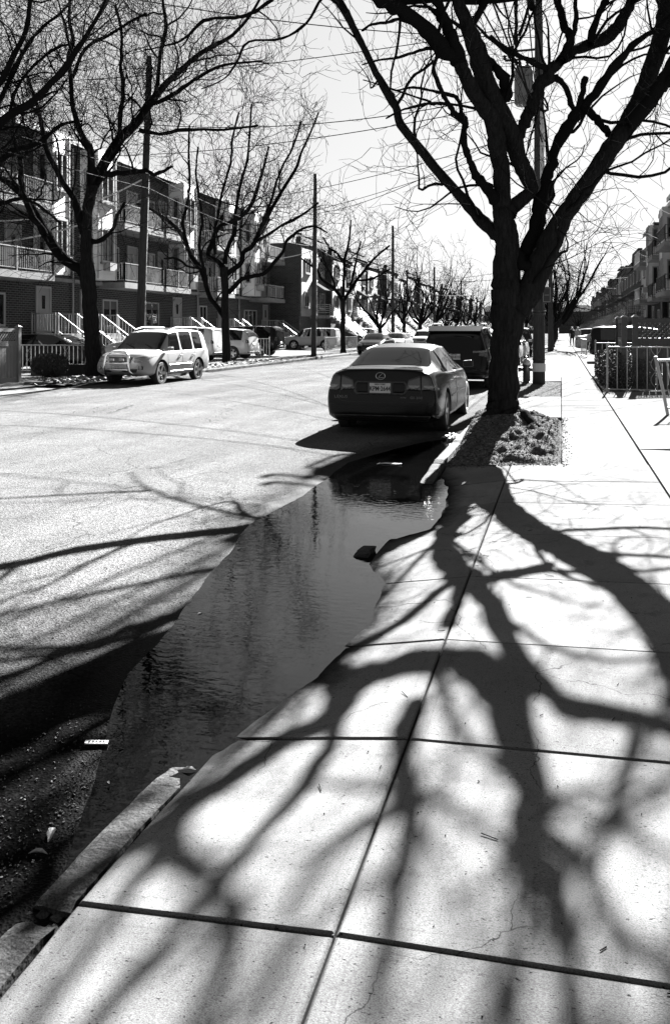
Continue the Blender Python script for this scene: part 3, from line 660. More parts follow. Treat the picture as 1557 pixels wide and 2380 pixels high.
# a tree standing before the left edge of the view, its limbs reaching in
DL(22, [
 [(-190,960,34),(-186,900,26),(-180,760,22),(-176,620,20),(-160,520,18)],
 [(-160,520,14),(-100,420,12),(-40,330,11),(20,268,10),(70,240,9),(120,190,8),(170,128,7),(210,65,5),(240,10,4),(262,-50,2)],
 [(-160,520,12),(-120,380,10),(-60,260,9),(0,190,8),(30,130,7),(60,70,6),(70,0,5),(85,-70,3)],
 [(-100,420,7),(-30,390,6),(30,350,6),(90,330,5),(140,290,4),(190,280,3)],
 [(-40,330,6),(0,230,5),(35,160,6),(60,110,5),(100,60,4),(145,25,3),(180,-30,2)],
 [(20,268,4),(40,200,4),(80,150,3.5),(130,110,3),(170,100,2)],
 [(-130,460,7),(-60,450,6),(0,470,5),(50,460,4),(95,480,3),(140,520,2.5)],
 ], 22.3, 'bare tree at the left edge of the view, only its upper limbs showing', (-14.2, 18.2, .1), 0.0085, .72)
# second left tree
DL(23, [
 [(530,850,18),(527,838,11),(524,780,9.5),(523,710,9),(522,660,8.5),(521,620,9)],
 [(520,735,7),(505,712,6),(488,690,6),(476,651,6),(465,620,6),(450,603,6),(436,575,5.5),(425,548,5),(400,520,4.5),(374,501,4),(340,480,3),(310,470,2)],
 [(521,625,7),(505,605,6),(484,592,6),(494,560,5.5),(510,525,5),(545,512,5),(575,488,5),(592,455,4.5),(601,425,4),(612,390,3),(624,340,2.5)],
 [(480,660,4),(475,625,4),(468,600,4),(463,560,3.5),(470,510,3),(462,450,3),(455,400,2.5),(460,340,2)],
 [(527,635,6.5),(559,612,6),(566,585,5.5),(587,570,5.5),(605,530,5.5),(624,497,5),(645,460,4.5),(663,430,4.5),(690,385,4),(699,355,3),(720,310,2.5),(740,260,2)],
 [(530,680,6.5),(545,665,5.5),(562,648,5),(590,640,5),(615,634,4.5),(640,605,4.5),(657,584,4),(665,560,4),(680,547,3.5),(700,532,3),(730,525,2.5),(760,540,2)],
 [(523,612,6),(530,570,5),(545,540,4.5),(548,480,4),(560,420,3.5),(575,370,3),(580,300,2.5),(585,240,2)],
 [(500,590,4),(498,545,4),(505,500,3.5),(520,430,3),(535,380,3),(540,320,2.5),(555,260,2)],
 [(605,530,4),(625,480,3.5),(650,400,3),(680,340,2.5),(700,280,2)],
 [(587,565,3.5),(620,545,3),(660,520,3),(700,500,2.5),(740,470,2)],
 [(436,575,4),(425,520,4),(436,470,3.5),(440,420,3),(438,350,2.5),(440,290,2)],
 [(465,620,3.5),(440,620,3),(410,600,2.5),(380,600,2)],
 ], 38.3, 'wide bare tree on the far kerb just beyond the silver off-roader', (-14.8, 35.7, .12), .0115, .7, wob=.5)
# third left tree
DL(24, [
 [(798,824,9),(797,810,6),(796,770,5.5),(797,720,5.5),(797,695,6)],
 [(796,700,5),(785,680,4.5),(770,665,4),(747,648,3.5),(738,628,3),(720,615,2.5),(700,600,2)],
 [(797,690,4.5),(798,660,4),(800,630,4),(800,605,4),(806,580,3),(812,550,2.5),(815,510,2)],
 [(800,695,4.5),(815,672,4),(828,651,4),(845,630,3.5),(862,608,3),(880,590,2.5),(905,570,2)],
 [(800,610,3),(785,590,3),(765,575,2.5),(750,550,2)],
 [(828,651,3),(855,650,3),(880,640,2.5),(905,625,2)],
 [(780,675,3),(770,640,3),(755,610,2.5),(750,580,2)],
 [(812,675,3),(820,640,3),(828,600,2.5),(838,560,2)],
 ], 55.8, 'smaller bare tree standing past the second utility pole on the far kerb', (-14.0, 54.0, .12), .014, .7, wob=.4)
# farther trees: two grown shapes, copied along both kerbs
def wild(seed, h, rmin, dens, spread, lean=(0, 0)):
    t = Tree(seed, rmin, dens, up=.3); rr = random.Random(seed)
    fz = h*.26; t.limb([(0,0,-.1),(.02,0,.3),(.05,.03,fz*.6),(lean[0]*.4,lean[1]*.4,fz)], [.30,.21,.18,.18], False, 4, 10, True)
    for k in range(7):
        a = k*.9+rr.uniform(-.3, .3); p = Vector((lean[0]*.4, lean[1]*.4, fz*rr.uniform(.85, 1.1))); pts = [p]
        d = Vector((math.cos(a)*spread, math.sin(a)*spread, rr.uniform(.7, 1.3))).normalized()+Vector((lean[0], lean[1], 0))*.25
        for i in range(6):
            d = (d+Vector((rr.uniform(-.3, .3), rr.uniform(-.3, .3), rr.uniform(-.05, .3)))).normalized(); p = p+d*h*.125; pts.append(p)
        t.limb(pts, [.11,.09,.07,.055,.04,.028,.015], True, 3, 6)
    root = t.finish('x', (0, 0, 0)); print('wild', t.count); return root
wa_ = wild(31, 8.5, .018, .6, .8); wb_ = wild(32, 10, .018, .6, .65); wc_ = wild(33, 9, .018, .6, .5, (2.2, -.6))
places = []
for i, y in enumerate([66, 77, 86, 97, 107, 118, 130, 144, 160, 180]):
    places.append((-14.1, y, 1, 'bare tree on the far kerb, '+ORD[i]+' beyond the small one past the second pole'))
places.append((-.8, 66, 0, 'bare tree leaning right over the pavement beyond the near utility pole'))
for i, y in enumerate([76, 90, 103, 118, 135, 155, 180]):
    places.append((-.8, y, -1, 'distant bare tree on the near kerb, '+ORD[i]+' beyond the one leaning right'))
for i, (x, y) in enumerate([(-26,92),(-25,74),(12,105),(9,135),(-24,120),(-8,205),(-3,230),(-12,240),(4,215)]):
    places.append((x, y, 2, 'distant bare tree behind the houses or street end, '+ORD[i]+' of nine'))
used = set(); protos = {0: wc_, 1: wa_, 2: wb_}
for i, (x, y, sd_, lab) in enumerate(places):
    k = 0 if sd_ == 0 else 1+(i % 2)
    o = protos[k] if k not in used else copy_tree(protos[k])
    used.add(k); o.location = (x, y, .1); o.rotation_euler = (0, 0, 0 if k == 0 else i*2.1)
    s_ = 1.0 if k == 0 else .82+.09*(i % 4); o.scale = (s_, s_, s_)
    o['label'] = lab; o['group'] = 'bare street trees along the kerbs' if sd_ != 2 else 'distant bare trees'; o['category'] = 'tree'

# ------------------------------------------------------------------ vehicles
# each type: stations from tail to nose (y, half width, underside, belt height, roof/hood height, belt half width, roof-edge half width)
def car_mesh(st, axles, wr, side_glass, rear_glass, front_glass, pillars, subd=2, boxy=.5, rear_push=0.06, front_push=.05):
    """returns dict name -> mesh data; x = right, y = forward, z = up"""
    bm = bmesh.new(); rows = []; cre = bm.edges.layers.float.new('crease_edge'); cv = bm.verts.layers.float.new('crease_vert')
    ns = len(st)
    for si, (y, w_, zb, zbelt, zt, wb, wt) in enumerate(st):
        half = [(0, zb), (w_*.82, zb), (w_*.965, zb+.07), (w_, zb+(zbelt-zb)*.36), (w_*.992, zb+(zbelt-zb)*.68), (wb, zbelt), (wb-.025, zbelt+.018), (wt, zt-.055 if zt-zbelt > .2 else zbelt+.018+(zt-zbelt-.018)*.6), (wt*.82, zt-.012), (0, zt)]
        if zt-zbelt < .2:
            half[6] = (wb-.03, zbelt+(zt-zbelt)*.35)
        ring = []
        for sgn in (1, -1):
            for k, (x, z) in enumerate(half):
                if sgn == -1 and k in (0, 9): continue
                yy = y
                if si == 0: yy += rear_push*max(0, (z-.62))/.4
                if si == ns-1: yy -= front_push*max(0, z-.5)/.3
                ring.append(((sgn, k), bm.verts.new((sgn*x, yy, z))))
        rows.append(dict(ring))
    def V(si, sg, k): return rows[si][(1 if k in (0, 9) else sg, k)]
    names = ['body', 'well', 'windscreen', 'rear_window']; mats_side = []
    for si in range(ns-1):
        y0, y1 = st[si][0], st[si+1][0]; ym = (y0+y1)/2
        for sg in (1, -1):
            for k in range(9):
                q = [V(si, sg, k), V(si+1, sg, k), V(si+1, sg, k+1), V(si, sg, k+1)]
                if sg == 1: q = q[::-1]
                f = bm.faces.new(q[::-1]); f.smooth = True; mi = 0
                if k in (7, 8) and rear_glass[0]-.01 < ym < rear_glass[1]: mi = 3
                if k in (7, 8) and front_glass[0] < ym < front_glass[1]+.01: mi = 2
                if k == 6 and side_glass[0] < ym < side_glass[1] and not any(abs(ym-p) < .05 for p in pillars): mi = 4 if sg == 1 else 5
                f.material_index = mi
    for si, flip in ((0, False), (ns-1, True)):
        for k in range(9):
            a = [V(si, 1, k), V(si, 1, k+1), V(si, -1, k+1), V(si, -1, k)]
            a = list(dict.fromkeys(a))
            if flip: a = a[::-1]
            if len(a) > 2: f = bm.faces.new(a); f.smooth = True
    bmesh.ops.recalc_face_normals(bm, faces=bm.faces)
    for v in bm.verts:
        ms = [f.material_index for f in v.link_faces]
        if any(m_ in (4, 5) for m_ in ms) and sum(m_ in (4, 5) for m_ in ms) == 1: v[cv] = .85
    for e in bm.edges:
        ms = [f.material_index for f in e.link_faces]
        if len(ms) == 2 and ms[0] != ms[1]: e[cre] = .9
    for si in range(ns-1):
        for sg in (1, -1):
            e = bm.edges.get((V(si, sg, 5), V(si+1, sg, 5)))
            if e: e[cre] = boxy
            e = bm.edges.get((V(si, sg, 1), V(si+1, sg, 1)))
            if e: e[cre] = .6
            e = bm.edges.get((V(si, sg, 2), V(si+1, sg, 2)))
            if e: e[cre] = .5
    for sg in (1, -1):
        for k in range(1, 9):
            for si in (0, ns-1):
                e = bm.edges.get((V(si, sg, k), V(si, sg, k+1)))
                if e: e[cre] = .35
    me = bpy.data.meshes.new('car'); bm.to_mesh(me); bm.free()
    mts = [M['p_grey'], M['black'], M['glass'], M['glass'], M['glass'], M['glass']]
    for m_ in mts: me.materials.append(m_)
    o = bpy.data.objects.new('car', me); S.collection.objects.link(o)
    sm = o.modifiers.new('s', 'SUBSURF'); sm.levels = subd; sm.render_levels = subd
    cb = bmesh.new()
    wmax = max(s[1] for s in st)
    for ya in axles:
        for sg in (1, -1):
            r = bmesh.ops.create_cone(cb, cap_ends=True, segments=28, radius1=wr+.045, radius2=wr+.045, depth=.60, matrix=Matrix.Translation((sg*(wmax-.02), ya, wr+.01))@Matrix.Rotation(R(90), 4, 'Y'))
    for f in cb.faces: f.material_index = 1
    cm = bpy.data.meshes.new('cut'); cb.to_mesh(cm); cb.free()
    for m_ in mts: cm.materials.append(m_)
    co = bpy.data.objects.new('cut', cm); S.collection.objects.link(co)
    bo = o.modifiers.new('b', 'BOOLEAN'); bo.operation = 'DIFFERENCE'; bo.object = co; bo.solver = 'EXACT'
    dg = bpy.context.evaluated_depsgraph_get(); dg.update()
    ev = o.evaluated_get(dg); full = bpy.data.meshes.new_from_object(ev)
    bpy.data.objects.remove(o); bpy.data.objects.remove(co)
    tree = BVHTree.FromPolygons([v.co[:] for v in full.vertices], [p.vertices[:] for p in full.polygons])
    out = {}
    for mi, nm in ((0, 'body'), (1, 'wheel_well'), (2, 'windscreen'), (3, 'rear_window'), (4, 'side_window'), (5, 'side_window_2')):
        b2 = bmesh.new(); b2.from_mesh(full)
        bmesh.ops.delete(b2, geom=[f for f in b2.faces if f.material_index != mi], context='FACES')
        if len(b2.faces) == 0: b2.free(); continue
        for f in b2.faces: f.material_index = 0
        m2 = bpy.data.meshes.new(nm); b2.to_mesh(m2); b2.free(); m2.materials.append(mts[mi]); out[nm] = m2
    # split each side's glass and the wheel arches into their separate pieces
    for nm in ('side_window', 'side_window_2', 'wheel_well'):
        if nm not in out: continue
        b2 = bmesh.new(); b2.from_mesh(out.pop(nm)); left = set(b2.faces); n = 0
        while left:
            s_ = [left.pop()]; isl = set(s_)
            while s_:
                f = s_.pop()
                for e in f.edges:
                    for g_ in e.link_faces:
                        if g_ in left: left.remove(g_); isl.add(g_); s_.append(g_)
            vm = {}; vs = []; fs = []
            for f in isl:
                for v in f.verts:
                    if v not in vm: vm[v] = len(vs); vs.append(v.co[:])
                fs.append([vm[v] for v in f.verts])
            m2 = bpy.data.meshes.new(nm); m2.from_pydata(vs, [], fs); m2.polygons.foreach_set('use_smooth', [True]*len(fs)); m2.materials.append(M['black' if nm == 'wheel_well' else 'glass']); out['%s#%d' % (nm, n)] = m2; n += 1
        b2.free()
    return out, tree
def project(tree, poly, axis, side, off=.006, cuts=5, thick=.012):
    """a flat outline (u, v) laid onto the bodywork: axis 'y' -> (x, z) seen from side, axis 'x' -> (y, z)"""
    bm = bmesh.new(); vs = [bm.verts.new((u, v, 0)) for u, v in poly]; bm.faces.new(vs)
    bmesh.ops.triangulate(bm, faces=bm.faces)
    for _ in range(cuts):
        es = [e for e in bm.edges if e.calc_length() > .05]
        if not es: break
        bmesh.ops.subdivide_edges(bm, edges=es, cuts=1); bmesh.ops.triangulate(bm, faces=bm.faces)
    last = None
    for v in bm.verts:
        u, z = v.co.x, v.co.y
        if axis == 'y': og, dr = Vector((u, side*9, z)), Vector((0, -side, 0))
        elif axis == 'x': og, dr = Vector((side*9, u, z)), Vector((-side, 0, 0))
        else: og, dr = Vector((u, z, 9)), Vector((0, 0, -1))
        h = tree.ray_cast(og, dr)
        if h[0] is None: h = (last or (og+dr*8.2),)
        last = h[0]; v.co = h[0]-dr*off
    r = bmesh.ops.solidify(bm, geom=bm.faces[:], thickness=-thick) if False else None
    return bm
def patch(tree, poly, axis, side, name, mt, parent, off=.006, cuts=5):
    bm = project(tree, poly, axis, side, off, cuts); bmesh.ops.recalc_face_normals(bm, faces=bm.faces)
    for f in bm.faces: f.smooth = True
    # give the piece a rim that reaches down to the panel
    be = [e for e in bm.edges if e.is_boundary]
    ex = bmesh.ops.extrude_edge_only(bm, edges=be); dv = {'y': Vector((0, -side, 0)), 'x': Vector((-side, 0, 0)), 'z': Vector((0, 0, -1))}[axis]
    for v in ex['geom']:
        if isinstance(v, bmesh.types.BMVert): v.co += dv*(off+.01)
    me = bpy.data.meshes.new(name); bm.to_mesh(me); bm.free(); me.materials.append(mt)
    o = bpy.data.objects.new(name, me); S.collection.objects.link(o); o.parent = parent; return o
def seam(tree, line, axis, side, wid, name, mt, parent, off=.003):
    mb = MB(); pts = []
    for i in range(len(line)-1):
        a, b = Vector(line[i]+(0,)), Vector(line[i+1]+(0,)); n = max(2, int((b-a).length/.06))
        for k in range(n+(i == len(line)-2)): pts.append(a.lerp(b, k/n))
    P3 = []
    for p in pts:
        if axis == 'y': og, dr = Vector((p.x, side*9, p.y)), Vector((0, -side, 0))
        elif axis == 'x': og, dr = Vector((side*9, p.x, p.y)), Vector((-side, 0, 0))
        else: og, dr = Vector((p.x, p.y, 9)), Vector((0, 0, -1))
        h = tree.ray_cast(og, dr)
        if h[0] is not None: P3.append(h[0]-dr*off)
    if len(P3) > 1: mb.tube(P3, wid/2, 4); return mb.build(name, mt, parent)
WH = {}
def wheel(root, x, y, r, sgn, spokes=5, wdt=.21, style=0):
    key = (round(r, 3), spokes, style)
    if key not in WH:
        t = MB(); t.lathe([(r*.68,-wdt/2),(r*.9,-wdt/2),(r*.985,-wdt/2+.03),(r,-wdt/4),(r,wdt/4),(r*.985,wdt/2-.03),(r*.9,wdt/2),(r*.68,wdt/2),(r*.64,0)], n=36, axis='x')
        rb = MB(); ri = r*.68
        rb.lathe([(ri,-wdt/2+.01),(ri,wdt/2-.006),(ri*.93,wdt/2-.012),(ri*.9,wdt/2-.05),(ri*.88,-wdt/2+.01)], n=36, axis='x')
        rb.lathe([(.0,wdt/2-.05),(ri*.24,wdt/2-.05),(ri*.22,wdt/2-.02),(.0,wdt/2-.018)], n=16, axis='x')
        for k in range(spokes):
            for d in ((-.5, .5) if style else (0,)):
                a = 2*math.pi*k/spokes; a2 = a+d*.28
                p0 = Vector((wdt/2-.045, math.cos(a)*ri*.15, math.sin(a)*ri*.15)); p1 = Vector((wdt/2-.03, math.cos(a2)*ri*.93, math.sin(a2)*ri*.93))
                rb.bar(p0, p1, (.045 if style else .085)*r/.33, .03, up=(1, 0, 0))
        bk = MB(); bk.lathe([(.0,-.02),(ri*.88,-.02),(ri*.88,.0),(.0,.0)], n=20, axis='x')
        WH[key] = (t.build('tyre', M['tyre'], smooth=False), rb.build('rim', M['rim']), bk.build('brake_disc', M['black']))
        for o in WH[key]: bpy.data.objects.remove(o) if False else S.collection.objects.unlink(o)
    w0 = bpy.data.objects.new('wheel', None); S.collection.objects.link(w0); w0.parent = root; w0.location = (x, y, r)
    if sgn < 0: w0.rotation_euler = (0, 0, math.pi)
    for o in WH[key]: c = o.copy(); S.collection.objects.link(c); c.parent = w0
SPEC = {
 'sedan': dict(L=4.83, st=[(.0,.80,.34,.90,1.035,.74,.64),(.10,.885,.24,.93,1.075,.80,.68),(.38,.91,.21,.95,1.085,.83,.69),(.72,.91,.20,.955,1.10,.84,.68),(1.02,.91,.19,.955,1.225,.85,.63),(1.40,.912,.18,.95,1.375,.86,.575),(2.18,.912,.17,.935,1.43,.865,.56),(2.25,.912,.17,.935,1.43,.865,.56),(2.85,.91,.17,.925,1.395,.865,.575),(3.25,.91,.17,.92,1.22,.86,.64),(3.62,.91,.18,.90,.99,.85,.70),(4.15,.905,.19,.84,.92,.82,.66),(4.55,.87,.20,.74,.82,.76,.60),(4.78,.74,.26,.64,.70,.66,.5)],
   ax=(1.06,3.91), wr=.335, sg=(1.1,3.5), rg=(.72,1.40), fg=(2.85,3.62), pl=(2.215,)),
 'suv': dict(L=4.45, st=[(.0,.78,.42,.98,1.50,.76,.60),(.10,.86,.34,1.0,1.60,.81,.64),(.42,.875,.30,1.0,1.655,.83,.66),(.50,.875,.30,1.0,1.66,.83,.66),(1.15,.875,.28,.99,1.68,.835,.665),(1.22,.875,.28,.99,1.68,.835,.665),(2.05,.875,.28,.98,1.68,.835,.66),(2.12,.875,.28,.98,1.68,.835,.66),(2.70,.875,.28,.975,1.60,.835,.67),(3.02,.875,.28,.97,1.36,.835,.70),(3.36,.875,.29,.96,1.10,.83,.74),(3.85,.87,.30,.93,1.04,.80,.70),(4.20,.85,.32,.86,.96,.77,.66),(4.40,.76,.40,.74,.82,.68,.56)],
   ax=(.92,3.42), wr=.36, sg=(.46,3.3), rg=(-.5,.03), fg=(2.70,3.36), pl=(1.185,2.085)),
 'bigsuv': dict(L=4.95, st=[(.0,.82,.44,1.04,1.46,.84,.66),(.10,.92,.34,1.06,1.62,.89,.70),(.35,.955,.30,1.07,1.74,.91,.72),(.43,.96,.30,1.07,1.75,.91,.72),(1.35,.965,.28,1.06,1.78,.91,.73),(1.42,.965,.28,1.06,1.78,.91,.73),(2.35,.965,.28,1.04,1.77,.91,.72),(2.42,.965,.28,1.04,1.77,.91,.72),(2.95,.96,.28,1.03,1.70,.90,.72),(3.30,.96,.28,1.03,1.45,.90,.75),(3.68,.96,.30,1.02,1.17,.89,.80),(4.30,.95,.32,1.0,1.12,.86,.76),(4.72,.92,.34,.92,1.02,.82,.70),(4.92,.82,.42,.80,.88,.74,.6)],
   ax=(1.05,3.87), wr=.39, sg=(.40,3.6), rg=(0,.36), fg=(2.95,3.68), pl=(1.385,2.385)),
 'hatch': dict(L=4.35, st=[(.0,.76,.38,.96,1.18,.76,.60),(.10,.86,.30,.98,1.36,.80,.62),(.38,.885,.26,.98,1.54,.83,.63),(.46,.885,.26,.98,1.56,.83,.63),(1.20,.89,.24,.97,1.62,.84,.64),(1.27,.89,.24,.97,1.62,.84,.64),(2.05,.89,.24,.96,1.62,.84,.64),(2.12,.89,.24,.96,1.62,.84,.64),(2.62,.89,.24,.95,1.54,.84,.65),(2.95,.89,.24,.95,1.32,.84,.69),(3.30,.89,.25,.94,1.07,.83,.73),(3.80,.885,.27,.90,1.0,.80,.69),(4.12,.86,.28,.82,.90,.76,.62),(4.30,.76,.36,.70,.76,.68,.52)],
   ax=(.86,3.46), wr=.335, sg=(.42,3.2), rg=(0,.39), fg=(2.62,3.30), pl=(1.235,2.085)),
}
CM = {}
def car(kind, pos, rz, label, cat, pnt, detail=0, group=None, name='parked_car', plate=None, style=0, glass='glass'):
    sp = SPEC[kind]
    if kind not in CM: CM[kind] = car_mesh(sp['st'], sp['ax'], sp['wr'], sp['sg'], sp['rg'], sp['fg'], sp['pl'])
    parts, tree = CM[kind]; root = empty(name, pos, rz, label, cat, group); L = sp['L']; st = sp['st']
    for nm, me in parts.items():
        n2 = nm.split('#')[0].replace('_2', ''); o = bpy.data.objects.new(n2, me); S.collection.objects.link(o); o.parent = root
        if nm == 'body': o.material_slots[0].link = 'OBJECT'; o.material_slots[0].material = M[pnt]
        elif 'window' in nm or nm == 'windscreen': o.material_slots[0].link = 'OBJECT'; o.material_slots[0].material = M[glass]
        
    W = max(s[1] for s in st)
    for ya in sp['ax']:
        for sg in (1, -1): wheel(root, sg*(W-.125), ya, sp['wr'], sg, 5, style=style)
    rear_h = st[1][3]; tall = kind != 'sedan'
    # lamps, plates, mirrors, handles common to all
    for sg in (1, -1):
        hz = st[-2][3]-.06; patch(tree, [(sg*.40, hz-.02), (sg*.48, hz-.10), (sg*(st[-2][1]-.06), hz-.08), (sg*(st[-2][1]-.03), hz+.05), (sg*.50, hz+.05)], 'y', 1, 'headlight', M['lamp'], root)
        if kind != 'sedan' or detail < 2:
            tz = rear_h-.08; patch(tree, [(sg*(st[1][1]-.26), tz-.03), (sg*(st[1][1]-.24), tz+.10), (sg*(st[1][1]-.04), tz+.16), (sg*(st[1][1]-.025), tz-.06)], 'y', -1, 'tail_light', M['lens'], root)
        ym = st[-4][0]-.32; mb = MB(); mz = st[7][3]+.03
        mb.hexa([(sg*(W-.04),ym,mz),(sg*(W+.17),ym-.02,mz),(sg*(W+.15),ym+.10,mz+.01),(sg*(W-.03),ym+.08,mz),(sg*(W-.04),ym,mz+.12),(sg*(W+.16),ym-.02,mz+.14),(sg*(W+.13),ym+.09,mz+.12),(sg*(W-.03),ym+.07,mz+.11)])
        o = mb.build('wing_mirror', M[pnt] if pnt != 'p_grey' else M['black'], root); bv = o.modifiers.new('b', 'BEVEL'); bv.width = .025; bv.segments = 2
        if detail:
            for (yy) in ([sp['pl'][-1]+.12-.0, sp['pl'][-1]-.78] if kind != 'sedan' else [2.36, 1.52]):
                h = tree.ray_cast(Vector((sg*9, yy, st[6][3]-.11)), Vector((-sg, 0, 0)))[0]
                if h: hb = MB(); hb.tube([h+Vector((0,-.08,0)), h+Vector((sg*.03,-.06,.005)), h+Vector((sg*.03,.06,.005)), h+Vector((0,.08,0))], .012, 6); hb.build('door_handle', M['chrome'] if pnt == 'p_grey' else M[pnt], root)
            zb_ = .30 if kind == 'sedan' else .40
            dl = {'sedan': [[(3.38,.9),(3.42,.62),(3.36,.3)],[(2.21,.92),(2.21,.62),(2.24,.3)],[(1.22,.93),(1.30,.75),(1.46,.55),(1.52,.3)]]}.get(kind, [[(3.02,.96),(3.04,.7),(2.98,.4)],[(2.08,.98),(2.08,.7),(2.10,.4)],[(1.20,.98),(1.22,.8),(1.36,.6),(1.40,.4)]])
            for l_ in dl: seam(tree, l_, 'x', sg, .007, 'door_seam', M['black'], root, 0.0)
    g = MB(); gz = st[-2][3]-.08
    patch(tree, [(-.30, gz-.10), (.30, gz-.10), (.38, gz+.05), (-.38, gz+.05)], 'y', 1, 'grille', M['black'], root)
    if not detail:
        patch(tree, [(-.17, .72), (.17, .72), (.17, .84), (-.17, .84)], 'y', -1, 'number_plate', M['plate'], root)
    # sills and bumpers in dark plastic
    patch(tree, [(-W*.8, st[1][2]+.02), (W*.8, st[1][2]+.02), (W*.86, st[1][2]+.11), (-W*.86, st[1][2]+.11)], 'y', -1, 'rear_valance', M['black'], root)
    patch(tree, [(-W*.62, st[-1][2]+.02), (W*.62, st[-1][2]+.02), (W*.66, st[-1][2]+.12), (-W*.66, st[-1][2]+.12)], 'y', 1, 'front_valance', M['black'], root)
    return root, tree
def number_plate(root, pos, rz, txt, head, w_=.305, tilt=0):
    p = bpy.data.objects.new('number_plate', None); 
    mb = MB(); mb.box(-w_/2, w_/2, -.003, .003, -.076, .076); o = mb.build('number_plate', M['plate'], root)
    bv = o.modifiers.new('b', 'BEVEL'); bv.width = .002
    o.location = pos; o.rotation_euler = (tilt, 0, rz)
    fr = MB(); fr.box(-w_/2-.012, w_/2+.012, -.001, .008, -.088, -.074); fr.box(-w_/2-.012, -w_/2-.001, -.001, .008, -.088, .086); fr.box(w_/2+.001, w_/2+.012, -.001, .008, -.088, .086)
    fr.build('plate_frame', M['black'], o)
    text_mesh(txt, .098, 'registration', M['ink'], o, (0, -.0045, -.012), (R(90), 0, 0), bold=.0022, sx=.80)
    if head: text_mesh(head, .032, 'state_name', M['ink'], o, (0, -.0045, .056), (R(90), 0, 0), bold=.0008)
    return o
def V2(x, y, z): return Vector((x, y, z))

# --- the dark saloon parked in front of the big tree (tail towards us)
SX, SY = -2.69, 12.62
sed, tr = car('sedan', (SX, SY, .03), R(-.3), 'dark grey saloon car seen from behind at the near kerb, tail over the puddle', 'car', 'p_grey', 2, None, 'parked_car', style=1, glass='glassd')
def hit(tree, x, z, side=-1): return tree.ray_cast(Vector((x, side*9, z)), Vector((0, -side, 0)))[0]
for sg in (1, -1):              # twin-bulb tail clusters
    patch(tr, [(sg*.40,.74),(sg*.44,.90),(sg*.60,.955),(sg*.612,.955),(sg*.625,.73)], 'y', -1, 'tail_light', M['lens'], sed, .008)
    patch(tr, [(sg*.645,.73),(sg*.64,.955),(sg*.80,.975),(sg*.872,.94),(sg*.872,.74)], 'y', -1, 'tail_light', M['lens'], sed, .008)
    def ell(cx, cz, a, b, up=False): return [(cx+a*math.cos(t*math.pi/9+math.pi), cz+b*math.sin(t*math.pi/9+math.pi)) for t in range(10)] if up else [(cx+a*math.cos(t*math.pi/8), cz+b*math.sin(t*math.pi/8)) for t in range(16)]
    patch(tr, ell(sg*.525,.815,.085,.055,True), 'y', -1, 'reversing_lens', M['lensl'], sed, .012)
    patch(tr, ell(sg*.755,.815,.085,.055,True), 'y', -1, 'tail_lens', M['lensl'], sed, .012)
patch(tr, [(-.38,.66),(-.42,.72),(-.42,.83),(-.38,.875),(.38,.875),(.42,.83),(.42,.72),(.38,.66)], 'y', -1, 'plate_recess', M['black'], sed, .003)
patch(tr, [(-.36,.695),(-.385,.73),(-.385,.82),(-.36,.85),(-.2,.85),(-.2,.695)], 'y', -1, 'plate_garnish', M['p_grey'], sed, .008)
patch(tr, [(.36,.695),(.385,.73),(.385,.82),(.36,.85),(.2,.85),(.2,.695)], 'y', -1, 'plate_garnish', M['p_grey'], sed, .008)
h = hit(tr, 0, .765); number_plate(sed, (h.x, h.y-.022, .768), 0, 'KPM\u00b72644', 'NEW YORK', .33)
h = hit(tr, 0, .945)           # oval badge with a slanted stroke
bd = MB(); pts = [Vector((.072*math.cos(a*math.pi/12), 0, .053*math.sin(a*math.pi/12))) for a in range(25)]; bd.tube(pts, .0065, 6)
bd.tube([Vector((.028,0,.038)), Vector((-.030,0,-.018)), Vector((-.032,0,-.024)), Vector((-.02,0,-.028)), Vector((.045,0,-.024))], .0062, 6)
bo_ = bd.build('badge', M['rim'], sed); bo_.location = (h.x, h.y-.008, .95)
for (tx, x, sz) in (('LEXUS', -.62, .060), ('GS 300', .56, .052), ('AWD', .36, .03)):
    h = hit(tr, x, .615); text_mesh(tx, sz, 'model_lettering', M['steel'], sed, (h.x, h.y-.008, .625), (R(90), 0, 0), .003, .0006, 1.25)
seam(tr, [(-.70,1.0),(-.66,.90),(-.635,.72),(-.66,.60),(-.60,.555),(0,.545),(.60,.555),(.66,.60),(.635,.72),(.66,.90),(.70,1.0)], 'y', -1, .008, 'boot_seam', M['black'], sed, 0.0)
seam(tr, [(-.86,.52),(-.5,.50),(0,.495),(.5,.50),(.86,.52)], 'y', -1, .006, 'bumper_crease', M['black'], sed, 0.0)
seam(tr, [(-.66,1.035),(0,1.05),(.66,1.035)], 'y', -1, .018, 'boot_lip', M['p_grey'], sed, .004)
for sg in (1, -1):
    seam(tr, [(1.12,.96),(1.6,.945),(2.2,.94),(3.0,.925),(3.45,.915)], 'x', sg, .016, 'window_trim', M['chrome'], sed, .004)
    seam(tr, [(1.14,.965),(1.25,1.15),(1.5,1.33),(2.1,1.385),(2.7,1.36),(3.1,1.20),(3.45,.93)], 'x', sg, .012, 'window_trim', M['chrome'], sed, .003)
    seam(tr, [(.55,.44),(1.2,.46)], 'x', sg, .006, 'bumper_seam', M['black'], sed, 0.0)
    seam(tr, [(1.5,.56),(2.3,.58),(3.3,.57)], 'x', sg, .022, 'rubbing_strip', M['p_grey'], sed, .004)
seam(tr, [(-.62,.72),(0,.70),(.62,.72)], 'z', 1, .014, 'rear_window_seal', M['black'], sed, .002)
